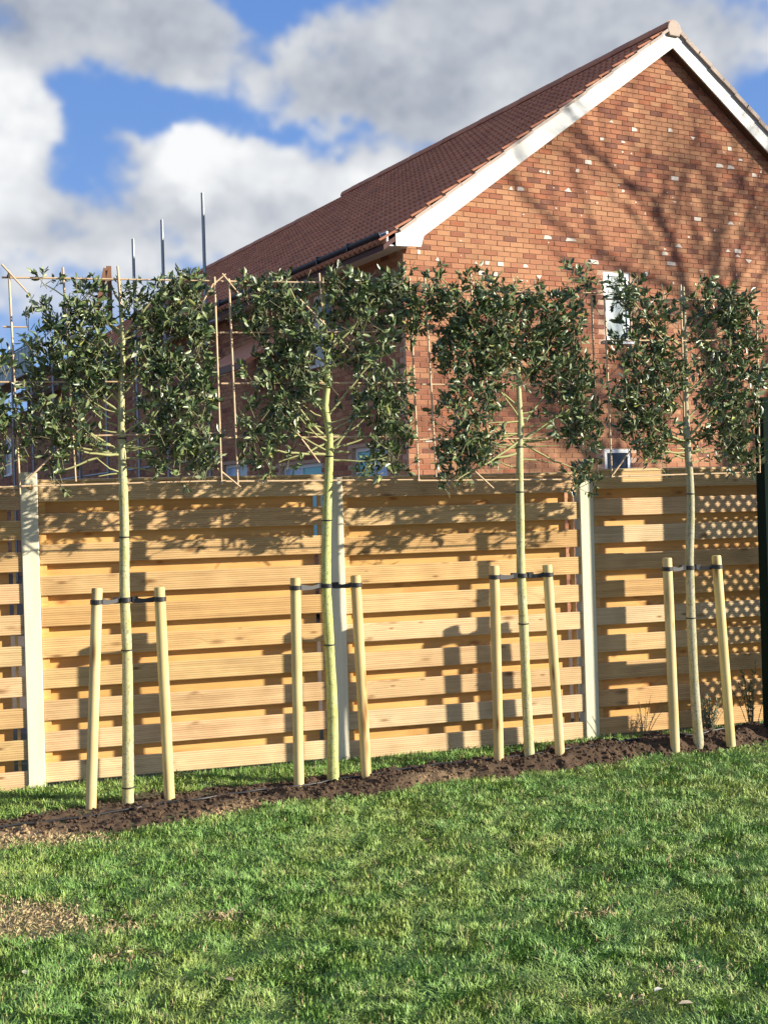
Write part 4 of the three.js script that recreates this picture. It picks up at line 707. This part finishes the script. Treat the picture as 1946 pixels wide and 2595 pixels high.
// ---------------------------------------------------------------- grass and clods
{
  const R = rng(5150);
  function tuft(seed, nb, lmin, lmax, spread) {
    const Q = rng(seed), pos = [], nor = [];
    for (let b = 0; b < nb; b++) {
      const a = Q() * 6.2832, x = (Q() - 0.5) * spread, z = (Q() - 0.5) * spread, l = lmin + (lmax - lmin) * Q(), lean = 0.25 + 0.85 * Q(), w = 0.0016 + 0.0008 * Q();
      const dx = Math.cos(a), dz = Math.sin(a), px = -dz * w, pz = dx * w, m = [x + dx * l * 0.28 * lean, l * 0.62, z + dz * l * 0.28 * lean], t = [x + dx * l * lean * 0.85, l * (1.0 - 0.35 * lean), z + dz * l * lean * 0.85];
      const A = [x - px, 0, z - pz], B = [x + px, 0, z + pz], C = [m[0] - px * 0.8, m[1], m[2] - pz * 0.8], D = [m[0] + px * 0.8, m[1], m[2] + pz * 0.8];
      pos.push(...A, ...B, ...D, ...A, ...D, ...C, ...C, ...D, ...t);
    }
    const g = new THREE.BufferGeometry(); g.setAttribute('position', new THREE.Float32BufferAttribute(pos, 3)); g.computeVertexNormals(); return g;
  }
  const variants = [tuft(2, 10, 0.016, 0.058, 0.027)];
  const lists = variants.map(() => []), clods = [], rim = [];
  const M = new THREE.Matrix4(), q = new THREE.Quaternion(), yA = new THREE.Vector3(0, 1, 0), e = new THREE.Euler();
  let tries = 0;
  const add = (x, z, sc, tone) => { lists[0].push([x, z, sc, tone]); };
  // density falls with the distance to where one looks
  for (let pass = 0; pass < 2; pass++) {
    const N = pass ? 30000 : 150000;
    for (let i = 0; i < N; i++) {
      let x, z;
      if (pass === 0) { const t = R(); z = -(3.6 + (9.2 - 3.6) * Math.pow(t, 1.12)); x = (R() * 2 - 1) * (0.36 * -z + 0.1) + 0.02; } else { z = -9.2 + R() * 7.0; x = -4 + R() * 8; if (Math.abs(x) < 0.34 * -z && z < -3.6) continue; }
      const [u, d] = toUD(x, z); if (d < 0.02) continue;
      if (u > -1.6 && u < 5.3) { const b = bedEdge(u, false), f = bedEdge(u, true), k = smooth(-0.08, 0.02, Math.min(d - b, f - d)); if (R() < k * 1.02) continue; }
      const bare = bareness(x, z); if (R() < bare * 0.97) continue;
      const clump = fbm(x * 3.2, z * 3.2, 4, 3), fine = fbm(x * 11, z * 11, 8, 3); if (R() < (0.50 - fine) * 1.6) continue;
      let sc = 0.62 + 0.35 * clump + (fine - 0.5) * 1.2; sc = Math.max(sc * 0.74, 0.34); if (d < 0.35) sc *= 1.25; sc *= 1 - 0.4 * bare;
      add(x, z, sc, clump);
    }
  }
  const grassMat = new THREE.MeshStandardMaterial({ color: lin(1, 1, 1), roughness: 0.55, side: THREE.DoubleSide });
  const c = new THREE.Color();
  const lawn = lists.map((L, v) => {
    const im = new THREE.InstancedMesh(variants[v], grassMat, L.length); im.name = numbered('grass'); im.castShadow = im.receiveShadow = true;
    L.forEach(([x, z, s, tone], i) => {
      e.set((R() - 0.5) * 0.4, R() * 6.2832, (R() - 0.5) * 0.4); q.setFromEuler(e);
      const la = fbm(x * 4.5 + 31, z * 4.5, 3, 2) * 18, ll = 0.15 + 0.6 * fbm(x * 6, z * 6 + 8, 3, 2); q.premultiply(new THREE.Quaternion().setFromAxisAngle(new THREE.Vector3(Math.cos(la), 0, Math.sin(la)), ll));
      im.setMatrixAt(i, M.compose(new THREE.Vector3(x, lawnHeight(x, z) - 0.004, z), q, new THREE.Vector3(0.9 + 0.4 * R(), s * (0.85 + 0.3 * R()), 0.9 + 0.4 * R())));
      const y = 0.35 * fbm(x * 1.7 + 9, z * 1.7, 6, 3) + 0.65 * fbm(x * 7.5 + 9, z * 7.5, 6, 3), k = 0.62 + 0.66 * R(), straw = R() < 0.05 + 0.3 * bareness(x, z) ? 1 : 0, yel = clamp((y - 0.40) * 3.4 + (R() - 0.5) * 0.5);
      if (straw) c.setRGB(0.36 * k, 0.29 * k, 0.13 * k); else c.setRGB(mix(0.175, 0.285, yel) * k, mix(0.318, 0.372, yel) * k, mix(0.064, 0.080, yel) * k);
      im.setColorAt(i, c);
    });
    scene.add(im); im.userData.kind = 'stuff'; tag(im, 'short green lawn grass in uneven tufts', 'grass'); return im;
  });
  // clods of earth
  const cg = new THREE.IcosahedronGeometry(1, 0), cp = cg.attributes.position; for (let i = 0; i < cp.count; i++) { const s = 0.55 + 0.9 * vnoise(cp.getX(i) * 1.9 + 5, cp.getY(i) * 1.9, cp.getZ(i) * 1.9); cp.setXYZ(i, cp.getX(i) * s, cp.getY(i) * s * 0.8, cp.getZ(i) * s); } cg.computeVertexNormals();
  const list = [];
  for (let i = 0; i < 16000; i++) { const u = -1.5 + R() * 6.7, b = bedEdge(u, false), f = bedEdge(u, true), d = b - 0.05 + (f - b + 0.12) * R(); list.push([u, d, 0.0025 + 0.012 * Math.pow(R(), 5.0)]); }
  for (let i = 0; i < 700; i++) { const p = barePatches[R() < 0.75 ? 0 : 7], x = p[0] + (R() * 2 - 1) * p[2] * 1.2, z = p[1] + (R() * 2 - 1) * p[3] * 1.2; const [u, d] = toUD(x, z); list.push([u, d, 0.0015 + 0.004 * R() * R(), 1]); }
  const im = new THREE.InstancedMesh(cg, new THREE.MeshStandardMaterial({ roughness: 1, color: lin(1, 1, 1) }), list.length); im.name = numbered('soil_clods'); im.castShadow = im.receiveShadow = true;
  list.forEach(([u, d, s, bare], i) => {
    const p = G(u, 0, d), h = inBed(u, d) ? soilHeight(u, d) + 0.004 : lawnHeight(p.x, p.z); p.y = h + s * 0.25; e.set(R() * 6, R() * 6, R() * 6); im.setMatrixAt(i, M.compose(p, q.setFromEuler(e), new THREE.Vector3(s, s, s)));
    const k = 0.6 + 0.8 * R(), dry = bare ? 1 : dryness(u, d); c.setRGB(mix(0.072, 0.34, dry) * k, mix(0.042, 0.225, dry) * k, mix(0.022, 0.115, dry) * k); im.setColorAt(i, c);
  });
  im.userData.kind = 'stuff'; tag(im, 'crumbly brown clods of earth on the bed', 'soil'); scene.add(im);
  // bare thatch patch of dry straw and sand
  const strawG = tuft(9, 7, 0.012, 0.034, 0.05), sl = [];
  for (let i = 0; i < 26000 && sl.length < 900; i++) { const x = -2.4 + R() * 3.6, z = -6.6 + R() * 2.9, b = bareness(x, z); if (R() > b) continue; const [u, d] = toUD(x, z); if (inBed(u, d)) continue; sl.push([x, z]); }
  const sm = new THREE.InstancedMesh(strawG, new THREE.MeshStandardMaterial({ roughness: 0.9, side: THREE.DoubleSide, color: lin(1, 1, 1) }), sl.length); sm.name = numbered('dry_thatch'); sm.castShadow = sm.receiveShadow = true;
  sl.forEach(([x, z], i) => { e.set((R() - 0.5) * 2.6, R() * 6.28, (R() - 0.5) * 2.6); sm.setMatrixAt(i, M.compose(new THREE.Vector3(x, lawnHeight(x, z) + 0.004, z), q.setFromEuler(e), new THREE.Vector3(1.2, 0.8, 1.2))); const k = 0.7 + 0.5 * R(); sm.setColorAt(i, c.setRGB(0.46 * k, 0.35 * k, 0.18 * k)); });
  sm.userData.kind = 'stuff'; tag(sm, 'pale dry thatch on the bare patch of lawn', 'straw'); scene.add(sm);
  // a few fallen leaves and a stone chip on the lawn
  const fl = [[-0.59, -4.34, 0.045, [0.50, 0.36, 0.24], 'pale pinkish fallen leaf lying on the lawn'], [0.83, -4.11, 0.04, [0.60, 0.56, 0.45], 'small whitish fallen leaf on worn lawn'], [-1.29, -4.42, 0.05, [0.50, 0.48, 0.30], 'long pale blade-like leaf lying on the lawn near the straw patch'], [0.93, -4.0, 0.05, [0.5, 0.4, 0.26], 'tan curled leaf on the worn edge of the lawn']];
  fl.forEach(([x, z, s, col, label], i) => { const g = leafGeos[i % 3].clone(); g.scale(s * 1.6, s, s); g.rotateY(i * 1.3 + 0.9); const m = mesh(numbered('fallen_leaf'), g, new THREE.MeshStandardMaterial({ color: lin(...col), roughness: 0.8, side: THREE.DoubleSide }), scene); m.position.set(x, lawnHeight(x, z) + 0.028, z); tag(m, label, 'leaf', 'fallen leaves on the lawn'); });
}
renderer.render(scene, camera);
